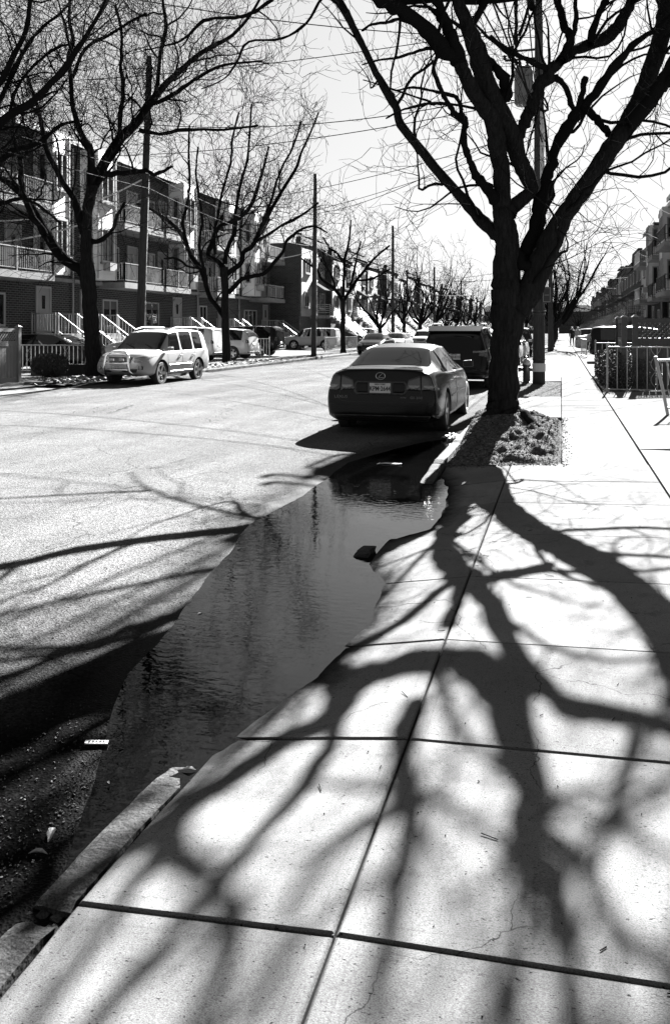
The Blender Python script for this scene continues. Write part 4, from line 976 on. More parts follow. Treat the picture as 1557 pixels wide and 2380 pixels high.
# --- the silver off-roader across the street (nose towards us)
sv, tr2 = car('suv', (-12.3, 21.85+4.45, .03), R(180-1.2), 'silver off-road car with a chrome bull bar, nose towards us at the far kerb', 'car', 'p_silver', 1, None, 'parked_car')
NOSE = 4.45
patch(tr2, [(-.34,.70),(.34,.70),(.40,.86),(-.40,.86)], 'y', 1, 'grille', M['black'], sv, .012)
for sg in (1, -1):
    patch(tr2, [(sg*.42,.74),(sg*.44,.86),(sg*.70,.92),(sg*.83,.90),(sg*.80,.78)], 'y', 1, 'headlight', M['lamp'], sv, .014)
    patch(tr2, [(sg*.60,.50),(sg*.60,.60),(sg*.74,.60),(sg*.74,.50)], 'y', 1, 'fog_light', M['black'], sv, .012)
    h = tr2.ray_cast(Vector((sg*.67, 9, .55)), Vector((0,-1,0)))[0]; fb = MB(); fb.lathe([(0,0),(.048,0),(.052,.01),(0,.014)], (0,0,0), 14, 'x'); q = fb.build('fog_lens', M['lamp'], sv); q.location = h+Vector((0,.016,0)); q.rotation_euler = (0,0,R(90))
    rl = MB(); rl.tube([(sg*.60,.45,1.655),(sg*.60,.55,1.735),(sg*.60,2.0,1.745),(sg*.60,2.4,1.675)], .018, 6); rl.build('roof_rail', M['rim'], sv)
    seam(tr2, [(1.45,.60),(2.1,.61),(3.0,.60)], 'x', sg, .02, 'door_moulding', M['p_silver'], sv, .006)
    seam(tr2, [(1.30,.40),(2.9,.40)], 'x', sg, .02, 'sill', M['black'], sv, .004)
bb = MB(); y0 = NOSE+.10
bb.tube([(-.46,NOSE-.05,.36),(-.40,y0,.46),(-.385,y0+.03,.70),(-.36,y0-.02,.92),(-.24,y0-.05,1.0),(0,y0-.05,1.02),(.24,y0-.05,1.0),(.36,y0-.02,.92),(.385,y0+.03,.70),(.40,y0,.46),(.46,NOSE-.05,.36)], .036, 10)
bb.tube([(-.385,y0+.02,.68),(0,y0+.05,.68),(.385,y0+.02,.68)], .028, 8); bb.tube([(-.40,y0-.01,.50),(0,y0+.01,.50),(.40,y0-.01,.50)], .022, 8)
fixn(bb.build('bull_bar', M['chrome'], sv, smooth=True))
for sg in (1, -1): l_ = MB(); l_.box(sg*.16-.07, sg*.16+.07, y0-.01, y0+.03, .755, .815); l_.build('spot_lamp', M['rail'], sv)
number_plate(sv, (0, NOSE+.10, .53), R(180), 'KNP\u00b75937', 'NEW YORK', .33)
sr = MB(); sr.box(-.36,.36,1.15,2.1,1.662,1.70); o = sr.build('sunroof', M['glassd'], sv); o.modifiers.new('b','BEVEL').width = .015
wp = MB(); wp.tube([(-.5,3.36,1.12),(-.1,3.16,1.24)], .008, 4); wp.tube([(.1,3.36,1.12),(.5,3.16,1.24)], .008, 4); wp.build('wiper', M['black'], sv)
# --- the black people carrier ahead of the saloon
bs, tr3 = car('bigsuv', (-2.80, 22.7, .03), 0, 'big black off-road car parked ahead of the dark grey saloon', 'car', 'p_black', 1, None, 'parked_car', style=1, glass='glassd')
h = hit(tr3, .0, .90); number_plate(bs, (h.x, h.y-.03, .93), 0, 'KDB\u00b78323', 'NEW YORK', .33)
for sg in (1, -1):
    seam(tr3, [(sg*.50,1.06),(sg*.70,1.07),(sg*.86,1.08)], 'y', -1, .05, 'tail_light_bar', M['lensl'], bs, .012)
    rl = MB(); rl.tube([(sg*.66,.5,1.75),(sg*.66,.6,1.83),(sg*.66,2.3,1.84),(sg*.66,2.7,1.76)], .02, 6); rl.build('roof_rail', M['rim'], bs)
sf = MB(); sf.hexa([(-.05,.5,1.76),(.05,.5,1.76),(.03,.72,1.77),(-.03,.72,1.77),(-.012,.5,1.84),(.012,.5,1.84),(.01,.66,1.79),(-.01,.66,1.79)]); sf.build('shark_fin_aerial', M['black'], bs)
spl = MB(); spl.hexa([(-.70,.02,1.60),(.70,.02,1.60),(.74,.42,1.72),(-.74,.42,1.72),(-.70,.04,1.63),(.70,.04,1.63),(.74,.42,1.765),(-.74,.42,1.765)]); spl.build('spoiler', M['p_black'], bs)
# --- other cars
near = [('hatch', -2.7, 33.5, 0, 'p_dark', 'small dark car beyond the big black off-road car, seen between trunk and pole'),
        ('suv', -2.7, 39.2, 0, 'p_silver', 'silver car on the near kerb seen just left of the near utility pole'),
        ('sedan', -2.7, 46, 0, 'p_white', 'pale car on the near kerb far beyond the utility pole, third past the black off-roader'),
        ('bigsuv', -2.7, 53, 0, 'p_dark', 'dark car on the near kerb far beyond the utility pole, fourth past the black off-roader')]
for k, x, y, a, p_, lab in near: car(k, (x, y, .03), R(a), lab, 'car', p_, 0, 'cars parked along the near kerb')
far_ = [('sedan', -12.1, 53.2+4.8, 180, 'p_dark', 'dark saloon nose towards us at the far kerb, past the third bare tree'),
        ('sedan', -12.1, 60.5+4.8, 180, 'p_white', 'white saloon nose towards us at the far kerb behind the dark one'),
        ('hatch', -12.1, 74+4.3, 180, 'p_silver', 'silver hatchback at the far kerb beyond the third utility pole'),
        ('suv', -12.1, 84, 180, 'p_white', 'white car at the far kerb by the stairs of the two-storey houses'),
        ('sedan', -12.1, 96, 180, 'p_dark', 'distant dark saloon at the far kerb')]
for k, x, y, a, p_, lab in far_: car(k, (x, y, .03), R(a), lab, 'car', p_, 0, 'cars parked along the far kerb')
yard = [('hatch', -15.6, 34.6, 93, 'p_white', 'white hatchback backed by the second bare tree, tail light behind the silver off-roader'),
        ('suv', -15.9, 37.6, 90, 'p_white', 'white car in a front yard half hidden by the second bare tree'),
        ('hatch', -15.4, 41.0, 88, 'p_white', 'white hatchback with a glinting rear window, just past the second bare tree'),
        ('bigsuv', -15.7, 46.3, 90, 'p_dark', 'dark off-road car in the front yard left of the second utility pole'),
        ('suv', -16.6, 62.8, 90, 'p_white', 'white off-road car side on between the second utility pole and third bare tree'),
        ('sedan', -16.4, 70.5, 90, 'p_dark', 'dark car in the yard behind the dark saloon at the far kerb'),
        ('suv', -16.4, 75.5, 90, 'p_silver', 'silver car in the yard by the white stairs'),
        ('hatch', -16.4, 82.5, 90, 'p_dark', 'dark hatchback in a far yard under the stair rails'),
        ('sedan', -16.4, 88.5, 90, 'p_white', 'pale car in a far yard left of the black off-roader roof'),
        ('sedan', -17.2, 28.6, 90, 'p_dark', 'dark car behind the white railing at the left, under the first stairs')]
for k, x, y, a, p_, lab in yard: car(k, (x, y, .14), R(a), lab, 'car', p_, 0, 'cars in the front yards')
rt = [('suv', 1.25, 41.6, -90, 'p_dark', 'dark car pulled across the near pavement edge beyond the clipped hedge'),
      ('hatch', 2.2, 46.0, -90, 'p_silver', 'grey car in the yard behind the wooden fence posts'),
      ('sedan', .9, 60.5, -90, 'p_white', 'pale saloon jutting onto the near pavement beyond the dark car'),
      ('sedan', 1.6, 72, -90, 'p_dark', 'dark car in the next yard beyond the pale saloon'),
      ('hatch', 1.3, 84, -90, 'p_dark', 'dark car far down the near pavement beside the walkers')]
for k, x, y, a, p_, lab in rt: car(k, (x, y, .18), R(a), lab, 'car', p_, 0, 'cars in the front yards')

# ------------------------------------------------------------------ houses
def railing(mb, pts, h=.9, step=.12, post=.05, bar=.018, rail=.04, lo=.12, twist=False):
    """posts, two rails and balusters along a poly-line of (x, y, z)"""
    for i in range(len(pts)-1):
        a, b = Vector(pts[i]), Vector(pts[i+1]); n = max(1, int((b-a).length/step))
        mb.bar(a+Vector((0,0,h)), b+Vector((0,0,h)), rail); mb.bar(a+Vector((0,0,lo)), b+Vector((0,0,lo)), rail*.7)
        for k in range(1, n):
            q = a.lerp(b, k/n); mb.bar(q+Vector((0,0,lo)), q+Vector((0,0,h)), bar)
    for p in pts: p = Vector(p); mb.bar(p, p+Vector((0,0,h+.04)), post)
    return mb
def scroll(mb, p, h, w_=.10, r=.008, ax=(1, 0, 0)):          # wrought-iron ornament: two crossing waves
    p = Vector(p); ax = Vector(ax)
    for s_ in (1, -1):
        mb.tube([p+ax*(s_*w_*math.sin(t/12*math.pi*2.5+.01))+Vector((0,0,.14+(h-.16)*t/12)) for t in range(13)], r, 4)
BR = random.Random(15)
def window(root, x, y, z, w_, h_, nx_, ny_=0, bars=1, sill=True, side=1, ac=False, mt='frame'):
    """on a wall whose outward direction is (nx_, ny_): a frame part with pane (and sill) as its own pieces"""
    n = Vector((nx_, ny_, 0)); t = Vector((-ny_, nx_, 0)); c = Vector((x, y, z)); fr = MB(); fw = .09
    def bx(u0, u1, v0, v1, d0, d1):
        fr_.hexa([c+t*u0+Vector((0,0,v0))+n*d0, c+t*u1+Vector((0,0,v0))+n*d0, c+t*u1+Vector((0,0,v0))+n*d1, c+t*u0+Vector((0,0,v0))+n*d1,
                  c+t*u0+Vector((0,0,v1))+n*d0, c+t*u1+Vector((0,0,v1))+n*d0, c+t*u1+Vector((0,0,v1))+n*d1, c+t*u0+Vector((0,0,v1))+n*d1])
    fr_ = fr; W2, H2 = w_/2, h_/2
    bx(-W2,W2,H2-fw,H2,.0,.07); bx(-W2,W2,-H2,-H2+fw,.0,.07); bx(-W2,-W2+fw,-H2+fw,H2-fw,.0,.07); bx(W2-fw,W2,-H2+fw,H2-fw,.0,.07)
    for k in range(bars): u = -W2+w_*(k+1)/(bars+1); bx(u-.03,u+.03,-H2+fw,H2-fw,.0,.06)
    o = fixn(fr.build('window', M[mt], root))
    fr_ = MB(); bx(-W2+fw*.8,W2-fw*.8,-H2+fw*.8,H2-fw*.8,.008,.02); fixn(fr_.build('pane', M['pane'], o))
    if BR.random() < .6: q_ = BR.uniform(.15, .7); fr_ = MB(); bx(-W2+fw*.9,W2-fw*.9,H2-fw-(h_-2*fw)*q_,H2-fw,.0205,.0235); fixn(fr_.build('blind', M['blind'], o))
    if sill: fr_ = MB(); bx(-W2-.08,W2+.08,-H2-.10,-H2-.005,.0,.12); fixn(fr_.build('sill', M['stone'], o))
    if ac: fr_ = MB(); bx(-.33,.33,-H2+.02,-H2+.42,.03,.34); a_ = fixn(fr_.build('air_conditioner', M['frame'], root)); a_.modifiers.new('b','BEVEL').width = .02
    return o
def door(root, x, y, z, n_, w_=.95, h_=2.05, glass=True):
    n = Vector((n_, 0, 0)); d = MB(); x1 = x+n_*.05; d.box(min(x, x1), max(x, x1), y-w_/2, y+w_/2, z, z+h_); o = d.build('door', M['door'], root)
    f = MB(); x2 = x+n_*.08
    for a in ((y-w_/2-.08, y-w_/2-.002, z, z+h_+.08), (y+w_/2+.002, y+w_/2+.08, z, z+h_+.08), (y-w_/2-.002, y+w_/2+.002, z+h_+.002, z+h_+.08)): f.box(min(x, x2), max(x, x2), a[0], a[1], a[2], a[3])
    f.build('door_frame', M['frame'], o)
    if glass:
        p = MB(); x3, x4 = sorted((x1, x1+n_*.012)); p.box(x3, x4, y-.12, y+.12, z+1.15, z+1.75); p.build('pane', M['pane'], o)
    return o
GRP3 = 'three-storey brick terraced houses with balconies'
def terrace(y0, y1, lab, wins, doors, bays, balc, FX=-23., H=10.6, sgn=1, gate=None, stair=True, brick='brick', rail='rail', depth=11):
    """sgn = +1: on the left, facing +x"""
    r = empty('terraced_house', (FX, y0, 0), 0, lab, 'house', GRP3)
    def X(a): return sgn*a                              # metres out from the facade
    def B(mb, a0, a1, ya, yb, za, zb): x0, x1 = sorted((X(a0), X(a1))); mb.box(x0, x1, ya-y0, yb-y0, za, zb); return mb
    B(MB(), -depth, 0, y0+.02, y1-.02, -.1, H).build('wall', M[brick], r)
    rf = MB(); B(rf, -depth-.1, .62, y0+.005, y1-.005, H, H+.14); rf.build('roof', M['roof'], r)
    ev = MB(); B(ev, .62, .68, y0+.005, y1-.005, H-.12, H+.18); ev.build('gutter', M['frame'], r)
    bd_ = MB(); B(bd_, .0, .26, y0+.04, y1-.04, 3.95, 4.12); bd_.build('floor_band', M['stone'], r)
    dp = MB(); dp.tube([(X(.10), .14, .1), (X(.10), .14, H-.1)], .05, 6); dp.build('downpipe', M['frame'], r)
    for (wy, wz, ww, wh, nb) in wins: window(r, 0, wy-y0, wz, ww, wh, sgn, 0, nb)
    for (dy, dz, dw, dh) in doors: door(r, 0, dy-y0, dz, sgn, dw, dh)
    for (b0, b1) in bays:
        s_ = MB(); B(s_, .005, 1.0, b0, b1, 4.2, H-.02); s_.build('siding_bay', M['siding'], r)
        for zf in (5.9, 8.9):
            window(r, X(1.0), (b0+b1)/2-y0, zf, (b1-b0)*.68, 1.7, sgn, 0, 1, True)
            window(r, X(.5), b0-y0, zf, .45, 1.5, 0, -1, 0, False)
        a_ = MB(); B(a_, 1.0, 1.38, (b0+b1)/2-.33, (b0+b1)/2+.33, 4.62, 5.02); o = a_.build('air_conditioner', M['frame'], r)
        tr_ = MB()
        for yy in (b0, b1): B(tr_, 1.0, 1.03, yy-.05, yy+.05, 4.2, H-.03)
        tr_.build('corner_trim', M['rail'], r)
    for (b0, b1) in balc:
        for zf in (4.12, 7.15):
            s_ = MB(); B(s_, .0, 1.5, b0, b1, zf-.30, zf); o = s_.build('balcony', M['stone'], r)
            rl = MB(); railing(rl, [(X(1.45), b0-y0+.05, zf), (X(1.45), (b0+b1)/2-y0, zf), (X(1.45), b1-y0-.05, zf)], .98, .125)
            railing(rl, [(X(.1), b0-y0+.05, zf), (X(1.45), b0-y0+.05, zf)], .98, .14); railing(rl, [(X(.1), b1-y0-.05, zf), (X(1.45), b1-y0-.05, zf)], .98, .14)
            for q in (.22, .5, .78): scroll(rl, (X(1.45), b0-y0+(b1-b0)*q, zf), .95, .09, .012, (0, 1, 0))
            rl.build('balcony_railing', M[rail], o)
            bc = (b0+b1)/2; door(r, 0, b1-.9-y0, zf, sgn, .95, 2.1); window(r, 0, bc-.9-y0, zf+1.35, 1.4, 1.3, sgn, 0, 1, False)
    if stair:
        for dd in doors:
            dy, dz = dd[0], dd[1]; fl = MB(); B(fl, .0, 1.35, dy-1.0, dy+1.0, dz-.32, dz-.005)
            n = 7; 
            for i in range(n): B(fl, 1.35+.28*i, 1.35+.28*(i+1)+.02, dy-.75, dy+.75, (dz-.005)*(n-i-1)/n-.02, (dz-.005)*(n-i)/n-.17*0-.0)
            so = fl.build('stoop', M['stone'], r)
            for s_ in (-1, 1):
                rl = MB()
                railing(rl, [(X(.1), dy+s_*.95-y0, dz), (X(1.3), dy+s_*.95-y0, dz)], .92, .13)
                railing(rl, [(X(1.32), dy+s_*.74-y0, dz), (X(1.35+.28*7), dy+s_*.74-y0, .12)], .92, .2)
                scroll(rl, (X(.55), dy+s_*.95-y0, dz), .88, .07, .012, (1, 0, 0)); scroll(rl, (X(2.2), dy+s_*.74-y0, dz*.5), .88, .07, .012, (1, 0, 0))
                rl.build('stair_railing', M[rail], so)
    return r
A_ = [(30.2,2.45,1.3,1.35,1)]
terrace(26.0, 35.9, 'three-storey brick house at the left edge, white balcony rails beside its pale door', [(30.2,2.55,1.5,1.45,1)], [(33.7,1.5,1.0,2.1)], [(33.0,34.3)], [(27.2,32.4)])
terrace(35.9, 43.15, 'three-storey brick house behind the first bare tree, with a pale siding bay', [(39.6,2.55,1.5,1.45,1)], [(37.3,1.5,.9,2.1)], [(36.8,38.5)], [(38.55,42.85)])
terrace(43.15, 50.4, 'three-storey brick house straight above the silver off-roader, its door right of two windows', [(44.3,2.55,1.7,1.45,1)], [(47.6,1.5,1.0,2.1)], [(46.5,48.3)], [(43.2,46.45)])
terrace(50.4, 57.65, 'three-storey brick house behind the second bare tree', [(51.5,2.55,1.2,1.45,1)], [(54.6,1.5,1.0,2.1)], [(53.6,55.3)], [(50.5,53.5)])
terrace(57.65, 64.9, 'last three-storey brick house of the left terrace, next to the brick gable', [(60.3,2.2,2.6,2.0,2)], [(63.6,1.5,.9,2.1)], [(58.6,60.0)], [(60.1,64.2)])
GRP2 = 'two-storey brick houses with street stairs'
def house2(y0, y1, lab, FX, sgn, H=8.9,  detail=1, rail='rail', seed=0, depth=12, sid=True):
    rr = random.Random(seed); r = empty('stair_house', (FX, y0, 0), 0, lab, 'house', GRP2); W = y1-y0
    def X(a): return sgn*a
    def B(mb, a0, a1, ya, yb, za, zb): x0, x1 = sorted((X(a0), X(a1))); mb.box(x0, x1, ya, yb, za, zb); return mb
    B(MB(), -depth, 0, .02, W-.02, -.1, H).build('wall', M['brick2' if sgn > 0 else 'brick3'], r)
    pr = MB(); B(pr, -.35, .12, .03, W-.03, H, H+.35)
    for k in range(3): B(pr, -.3, .1, .05+k*.15, W-.05-k*.15, H+.35+k*.16, H+.51+k*.16) if rr.random() < .6 else None
    pr.build('parapet', M['brick2' if sgn > 0 else 'brick3'], r)
    fl = 2.9
    if sid: s_ = MB(); B(s_, .003, .10, .3, W*.62, fl-.1, H-.4); s_.build('siding_panel', M['siding2'], r)
    o_ = .10 if sid else 0
    window(r, X(o_), W*.20, fl+1.35, 1.3, 1.35, sgn, 0, 1); window(r, X(o_), W*.24, fl+4.2, 1.5, 1.3, sgn, 0, 1); window(r, 0, W*.8, fl+4.2, 1.3, 1.3, sgn, 0, 1)
    dy = W*.48; door(r, X(o_), dy, fl, sgn, .95, 2.05); window(r, 0, W*.82, fl+1.35, 1.5, 1.4, sgn, 0, 1); window(r, 0, W*.25, 1.4, 1.2, .8, sgn, 0, 0, False)
    aw = MB(); y_a, y_b = dy-.9, dy+.9
    aw.hexa([(X(o_), y_a, fl+2.5), (X(o_+1.15), y_a, fl+2.15), (X(o_+1.15), y_b, fl+2.15), (X(o_), y_b, fl+2.5), (X(o_), y_a+.1, fl+2.95), (X(o_+1.2), y_a, fl+2.2), (X(o_+1.2), y_b, fl+2.2), (X(o_), y_b-.1, fl+2.95)])
    for yy in (y_a+.05, y_b-.05): aw.tube([(X(o_+.02), yy, fl+1.7), (X(o_+.5), yy, fl+2.05), (X(o_+.95), yy, fl+2.2)], .03, 4)
    fixn(aw.build('door_awning', M['awning'], r))
    st_ = MB(); B(st_, 0, 1.5, dy-1.1, dy+1.6, fl-.25, fl)
    n = 13; run = .27
    for i in range(n): B(st_, 1.5+run*i, 1.5+run*(i+1)+.02, dy+.1, dy+1.5, fl*(n-i-1)/n-.02, fl*(n-i)/n-.11)
    so = st_.build('stairs', M['stone'], r)
    for yy in (dy+.12, dy+1.48):
        rl = MB()
        a, b = Vector((X(1.5), yy, fl)), Vector((X(1.5+run*n), yy, .12))
        for k in range(5): rl.bar(a+Vector((0,0,.25+.17*k)), b+Vector((0,0,.25+.17*k)), .035)
        rl.bar(a, a+Vector((0,0,1.0)), .05); rl.bar(b, b+Vector((0,0,1.0)), .05); m_ = (a+b)/2; rl.bar(m_, m_+Vector((0,0,1.0)), .05); rl.build('stair_railing', M[rail], so)
    rl = MB()
    for k in range(5):
        rl.bar((X(1.45), dy-1.05, fl+.25+.17*k), (X(1.45), dy+.1, fl+.25+.17*k), .035); rl.bar((X(.1), dy-1.05, fl+.25+.17*k), (X(1.45), dy-1.05, fl+.25+.17*k), .035)
    rl.build('porch_railing', M[rail], so)
    if detail and rr.random() < .6:
        pc = MB(); B(pc, 0, 2.2, W*.66, W-.2, fl+2.3, fl+2.42)
        for yy in (W*.68, W-.25): pc.bar((X(2.1), yy, fl), (X(2.1), yy, fl+2.3), .08)
        pc.build('porch_roof', M['awning'], r)
    if rr.random() < .6: c = MB(); c.box(X(-3)-.35, X(-3)+.35, W*.4, W*.4+.9, H-.1, H+1.1); c.build('chimney', M['brick2'], r)
    return r
y = 66.2
for i in range(20):
    W = [8.2, 8.4, 8.0, 8.6, 8.2][i % 5]
    house2(y, y+W, 'two-storey house with street stairs on the left, %s beyond the balconied terrace' % ORD[i], -20.9+(.4 if i % 3 == 1 else 0), 1, 8.9+[0,-.4,.3,-.2][i % 4], 1, seed=40+i); y += W+.05
# right side of the street
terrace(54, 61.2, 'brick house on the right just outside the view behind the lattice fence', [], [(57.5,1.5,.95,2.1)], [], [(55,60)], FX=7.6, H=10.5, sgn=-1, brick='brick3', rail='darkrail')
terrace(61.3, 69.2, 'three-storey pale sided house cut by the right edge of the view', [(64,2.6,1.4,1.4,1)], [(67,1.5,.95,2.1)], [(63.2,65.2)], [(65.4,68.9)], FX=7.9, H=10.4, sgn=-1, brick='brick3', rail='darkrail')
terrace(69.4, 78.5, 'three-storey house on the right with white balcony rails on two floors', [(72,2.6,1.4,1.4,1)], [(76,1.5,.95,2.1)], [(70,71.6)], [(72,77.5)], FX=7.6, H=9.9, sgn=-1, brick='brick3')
y = 79
for i in range(18):
    W = [8.2, 8.0, 8.4][i % 3]
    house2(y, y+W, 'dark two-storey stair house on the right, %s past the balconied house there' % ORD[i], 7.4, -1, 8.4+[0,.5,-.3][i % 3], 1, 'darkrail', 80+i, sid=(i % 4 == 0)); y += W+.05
# lean the far end of the street shut
house2(300, 312, 'distant brick house closing the end of the street', -13, 1, 8, 0, seed=5, depth=26)
for hx, i in ((-9, 0), (-24, 1), (6, 2)):
    b_ = empty('end_house', (hx, 330, 0), 0, 'far dark house across the end of the street, '+ORD[i]+' of three', 'house', 'houses across the end of the street')
    MB().box(-7, 7, 0, 9, 0, 8.5).build('wall', M['brick2'], b_); rfm = MB(); rfm.hexa([(-7.4,-.4,8.5),(7.4,-.4,8.5),(7.4,9.4,8.5),(-7.4,9.4,8.5),(-4,4,11),(4,4,11),(4,5,11),(-4,5,11)]); rfm.build('roof', M['roof'], b_)

# ------------------------------------------------------------------ fences, railings, hedge on the right
def vinyl(name, a, b, h, mt, label, panels, cap=True, postw=.13, grp=None, lat=.38):
    """a: first post foot, b: last; boards below, lattice above"""
    a, b = Vector(a), Vector(b); r = empty(name, a, 0, label, 'fence', grp); d = (b-a).normalized(); n = d.cross(Vector((0,0,1)))
    L_ = (b-a).length; sg = L_/panels
    for i in range(panels+1):
        p = d*sg*i; m = MB(); m.bar(p+Vector((0,0,-.1)), p+Vector((0,0,h+.05)), postw, up=n)
        o = m.build('post', M[mt], r)
        if cap: c = MB(); q = p+Vector((0,0,h+.05)); w_ = postw/2+.025; c.hexa([q-d*w_-n*w_, q+d*w_-n*w_, q+d*w_+n*w_, q-d*w_+n*w_]+[q+Vector((0,0,.06))+v*.25 for v in (-d*w_-n*w_, d*w_-n*w_, d*w_+n*w_, -d*w_+n*w_)]); fixn(c.build('cap', M['frame'] if mt == 'fence_d' else M[mt], o))
    for i in range(panels):
        p0, p1 = d*(sg*i+postw/2), d*(sg*(i+1)-postw/2); pb = MB(); nb = int(sg/.15)
        for k in range(nb):
            q0, q1 = p0.lerp(p1, k/nb), p0.lerp(p1, (k+1)/nb-.008/sg); m0 = (q0+q1)/2
            pb.hexa([q0-n*.012+Vector((0,0,.12)), q1-n*.012+Vector((0,0,.12)), q1+n*.012+Vector((0,0,.12)), q0+n*.012+Vector((0,0,.12)), q0-n*.012+Vector((0,0,h-lat-.1)), q1-n*.012+Vector((0,0,h-lat-.1)), q1+n*.012+Vector((0,0,h-lat-.1)), q0+n*.012+Vector((0,0,h-lat-.1))])
        pb.build('board_panel', M[mt], r)
        rl = MB()
        for z, hh in ((.10,.14),(h-lat-.05,.15),(h-.04,.10)): rl.bar(p0+Vector((0,0,z)), p1+Vector((0,0,z)), .045, hh)
        rl.build('rail', M[mt], r)
        lt = MB(); z0, z1 = h-lat+.03, h-.09; H_ = z1-z0; ln = (p1-p0).length; st_ = .115; k = -H_
        while k < ln:
            for sgn in (1, -1):
                u0, u1 = (k, k+H_) if sgn == 1 else (k+H_, k)
                za, zb = z0, z1
                if u0 < 0: za = z0+(-u0)*(1); u0 = 0
                if u1 < 0: zb = z1-(-u1); u1 = 0
                if u0 > ln: za = z0+(u0-ln); u0 = ln
                if u1 > ln: zb = z1-(u1-ln); u1 = ln
                if zb-za > .03: lt.bar(p0+d*u0+Vector((0,0,za))+n*.008*sgn, p0+d*u1+Vector((0,0,zb))+n*.008*sgn, .008, .032, up=d)
            k += st_
        lt.build('lattice', M[mt], r)
    return r
vinyl('lattice_fence', (1.78,22.2,.16), (6.6,22.2,.16), 1.80, 'fence_d', 'dark wooden fence with lattice top behind the white iron railing', 2, lat=.5)
vinyl('lattice_fence', (1.55,22.6,.16), (1.55,25.0,.16), 1.80, 'fence_d', 'short run of dark lattice fence going back from the corner post', 1, lat=.5)
vinyl('vinyl_fence', (-15.5,18.8,.12), (-15.5,21.5,.12), 1.60, 'bronze', 'pale board fence with lattice top at the left edge of the view', 1)
def iron(name, pts, label, h=1.1, step=.25, mt='rail', orn=(), bar=.022, grp='white iron railings'):
    r = empty(name, pts[0], 0, label, 'railing', grp); o = Vector(pts[0])
    for i in range(len(pts)-1):
        a, b = Vector(pts[i])-o, Vector(pts[i+1])-o; n = max(1, round((b-a).length/step)); bal = MB(); d = (b-a).normalized()
        for k in range(1, n): q = a.lerp(b, k/n); bal.bar(q+Vector((0,0,.07)), q+Vector((0,0,h)), bar)
        bal.build('balusters', M[mt], r)
        rl = MB(); rl.bar(a+Vector((0,0,h)), b+Vector((0,0,h)), .045, .035); rl.bar(a+Vector((0,0,.09)), b+Vector((0,0,.09)), .03); rl.build('rails', M[mt], r)
        for t in orn: s_ = MB(); scroll(s_, a.lerp(b, t), h, .11, .009, d); s_.build('scroll_ornament', M[mt], r)
    for p in pts: q = Vector(p)-o; m = MB(); m.bar(q-Vector((0,0,.1)), q+Vector((0,0,h+.06)), .045); m.lathe([(.0,h+.05),(.035,h+.07),(.0,h+.12)], q, 8); m.build('post', M[mt], r)
    return r
iron('iron_railing', [(1.08,21.5,.15),(3.6,21.5,.15),(6.2,21.5,.15)], 'white iron railing with a scroll panel in front of the dark lattice fence', 1.12, .23, orn=(.44,))
iron('iron_railing', [(1.08,28.9,.15),(3.2,28.9,.15),(5.3,28.9,.15)], 'white iron railing behind the clipped hedge, before the dark car', 1.1, .22)
iron('iron_railing', [(1.12,50.5,.15),(1.3,46.8,.15)], 'small white iron railing beyond the dark car on the right', 1.0, .5)
iron('iron_railing', [(-18.9,26,.14),(-16.0,26,.14)], 'white iron railing in front of the first stairs, above the low dark wall', 1.0, .17, orn=(.2,.72))
iron('iron_railing', [(-18.4,33.8,.14),(-15.8,33.6,.14)], 'low white railing behind the silver off-roader', .95, .2)
iron('iron_railing', [(-15.5,43.6,.14),(-17.8,43.6,.14)], 'white railing between the white hatchback and dark off-road car', 1.05, .16)
iron('iron_railing', [(-15.6,55.2,.14),(-15.6,64.5,.14)], 'long white railing by the pavement between second pole and third bare tree', 1.0, .2)
# the leaning gate panel at the right edge
gt = empty('iron_gate', (1.80,15.67,.17), 0, 'white tubular gate leaning over at the right edge of the view', 'gate')
gm = MB(); gm.tube([(0,0,0),(-.10,.02,.55),(-.20,.03,1.02)], .028, 8); gm.lathe([(.0,0),(.036,.0),(.036,.03),(.0,.05)], (-.20,.03,1.02), 8); gm.build('post', M['rail'], gt)
gm = MB(); gm.tube([(-.20,.03,.98),(1.2,.05,1.05)], .024, 8); gm.tube([(-.02,.0,.16),(1.2,.02,.16)], .02, 8); gm.build('rails', M['rail'], gt)
gm = MB()
for k in range(1, 8): gm.tube([(-.20+.17*k,.03,.99+.007*k),(-.02+.16*k,0,.16)], .013, 6)
gm.build('balusters', M['rail'], gt)
# leaf plants
def bush(name, c, rx, ry, rz, n, leaf, label, cat, boxy=False, seed=1):
    rr = random.Random(seed); r = empty(name, c, 0, label, cat); mb = MB()
    for i in range(n):
        while True:
            p = Vector((rr.uniform(-1, 1), rr.uniform(-1, 1), rr.uniform(-1, 1)))
            m_ = max(abs(p.x)**1, abs(p.y), abs(p.z)) if boxy else p.length
            if boxy: m_ = (abs(p.x)**5+abs(p.y)**5+abs(p.z)**5)**.2
            if m_ < 1.03+.08*noise.noise(p*3) and m_ > .55: break
        p = Vector((p.x*rx, p.y*ry, p.z*rz+rz)); a = Vector((rr.uniform(-1, 1), rr.uniform(-1, 1), rr.uniform(-1, 1))).normalized()*leaf; b = a.orthogonal().normalized()*leaf*.6
        mb.quad(p-a, p+b, p+a, p-b)
    mb.build('foliage', M['leaf'], r)
    st_ = MB()
    for k in range(9): a = rr.uniform(0, 6.28); st_.tube([(math.cos(a)*.05, math.sin(a)*.05, 0), (math.cos(a)*rx*.4, math.sin(a)*ry*.4, rz), (math.cos(a)*rx*.8, math.sin(a)*ry*.8, rz*1.7)], [.02,.012,.005], 5)
    st_.build('stems', M['bark'], r); return r
bush('clipped_hedge', (1.62,25.2,.16), .62, 3.3, .46, 26000, .028, 'dark clipped hedge inside the white railing beside the near pavement', 'hedge', True, 4)
bush('round_shrub', (-16.3,24.3,.12), .62, .55, .40, 5000, .03, 'dark clump of a shrub behind the pale board fence', 'shrub', False, 5)
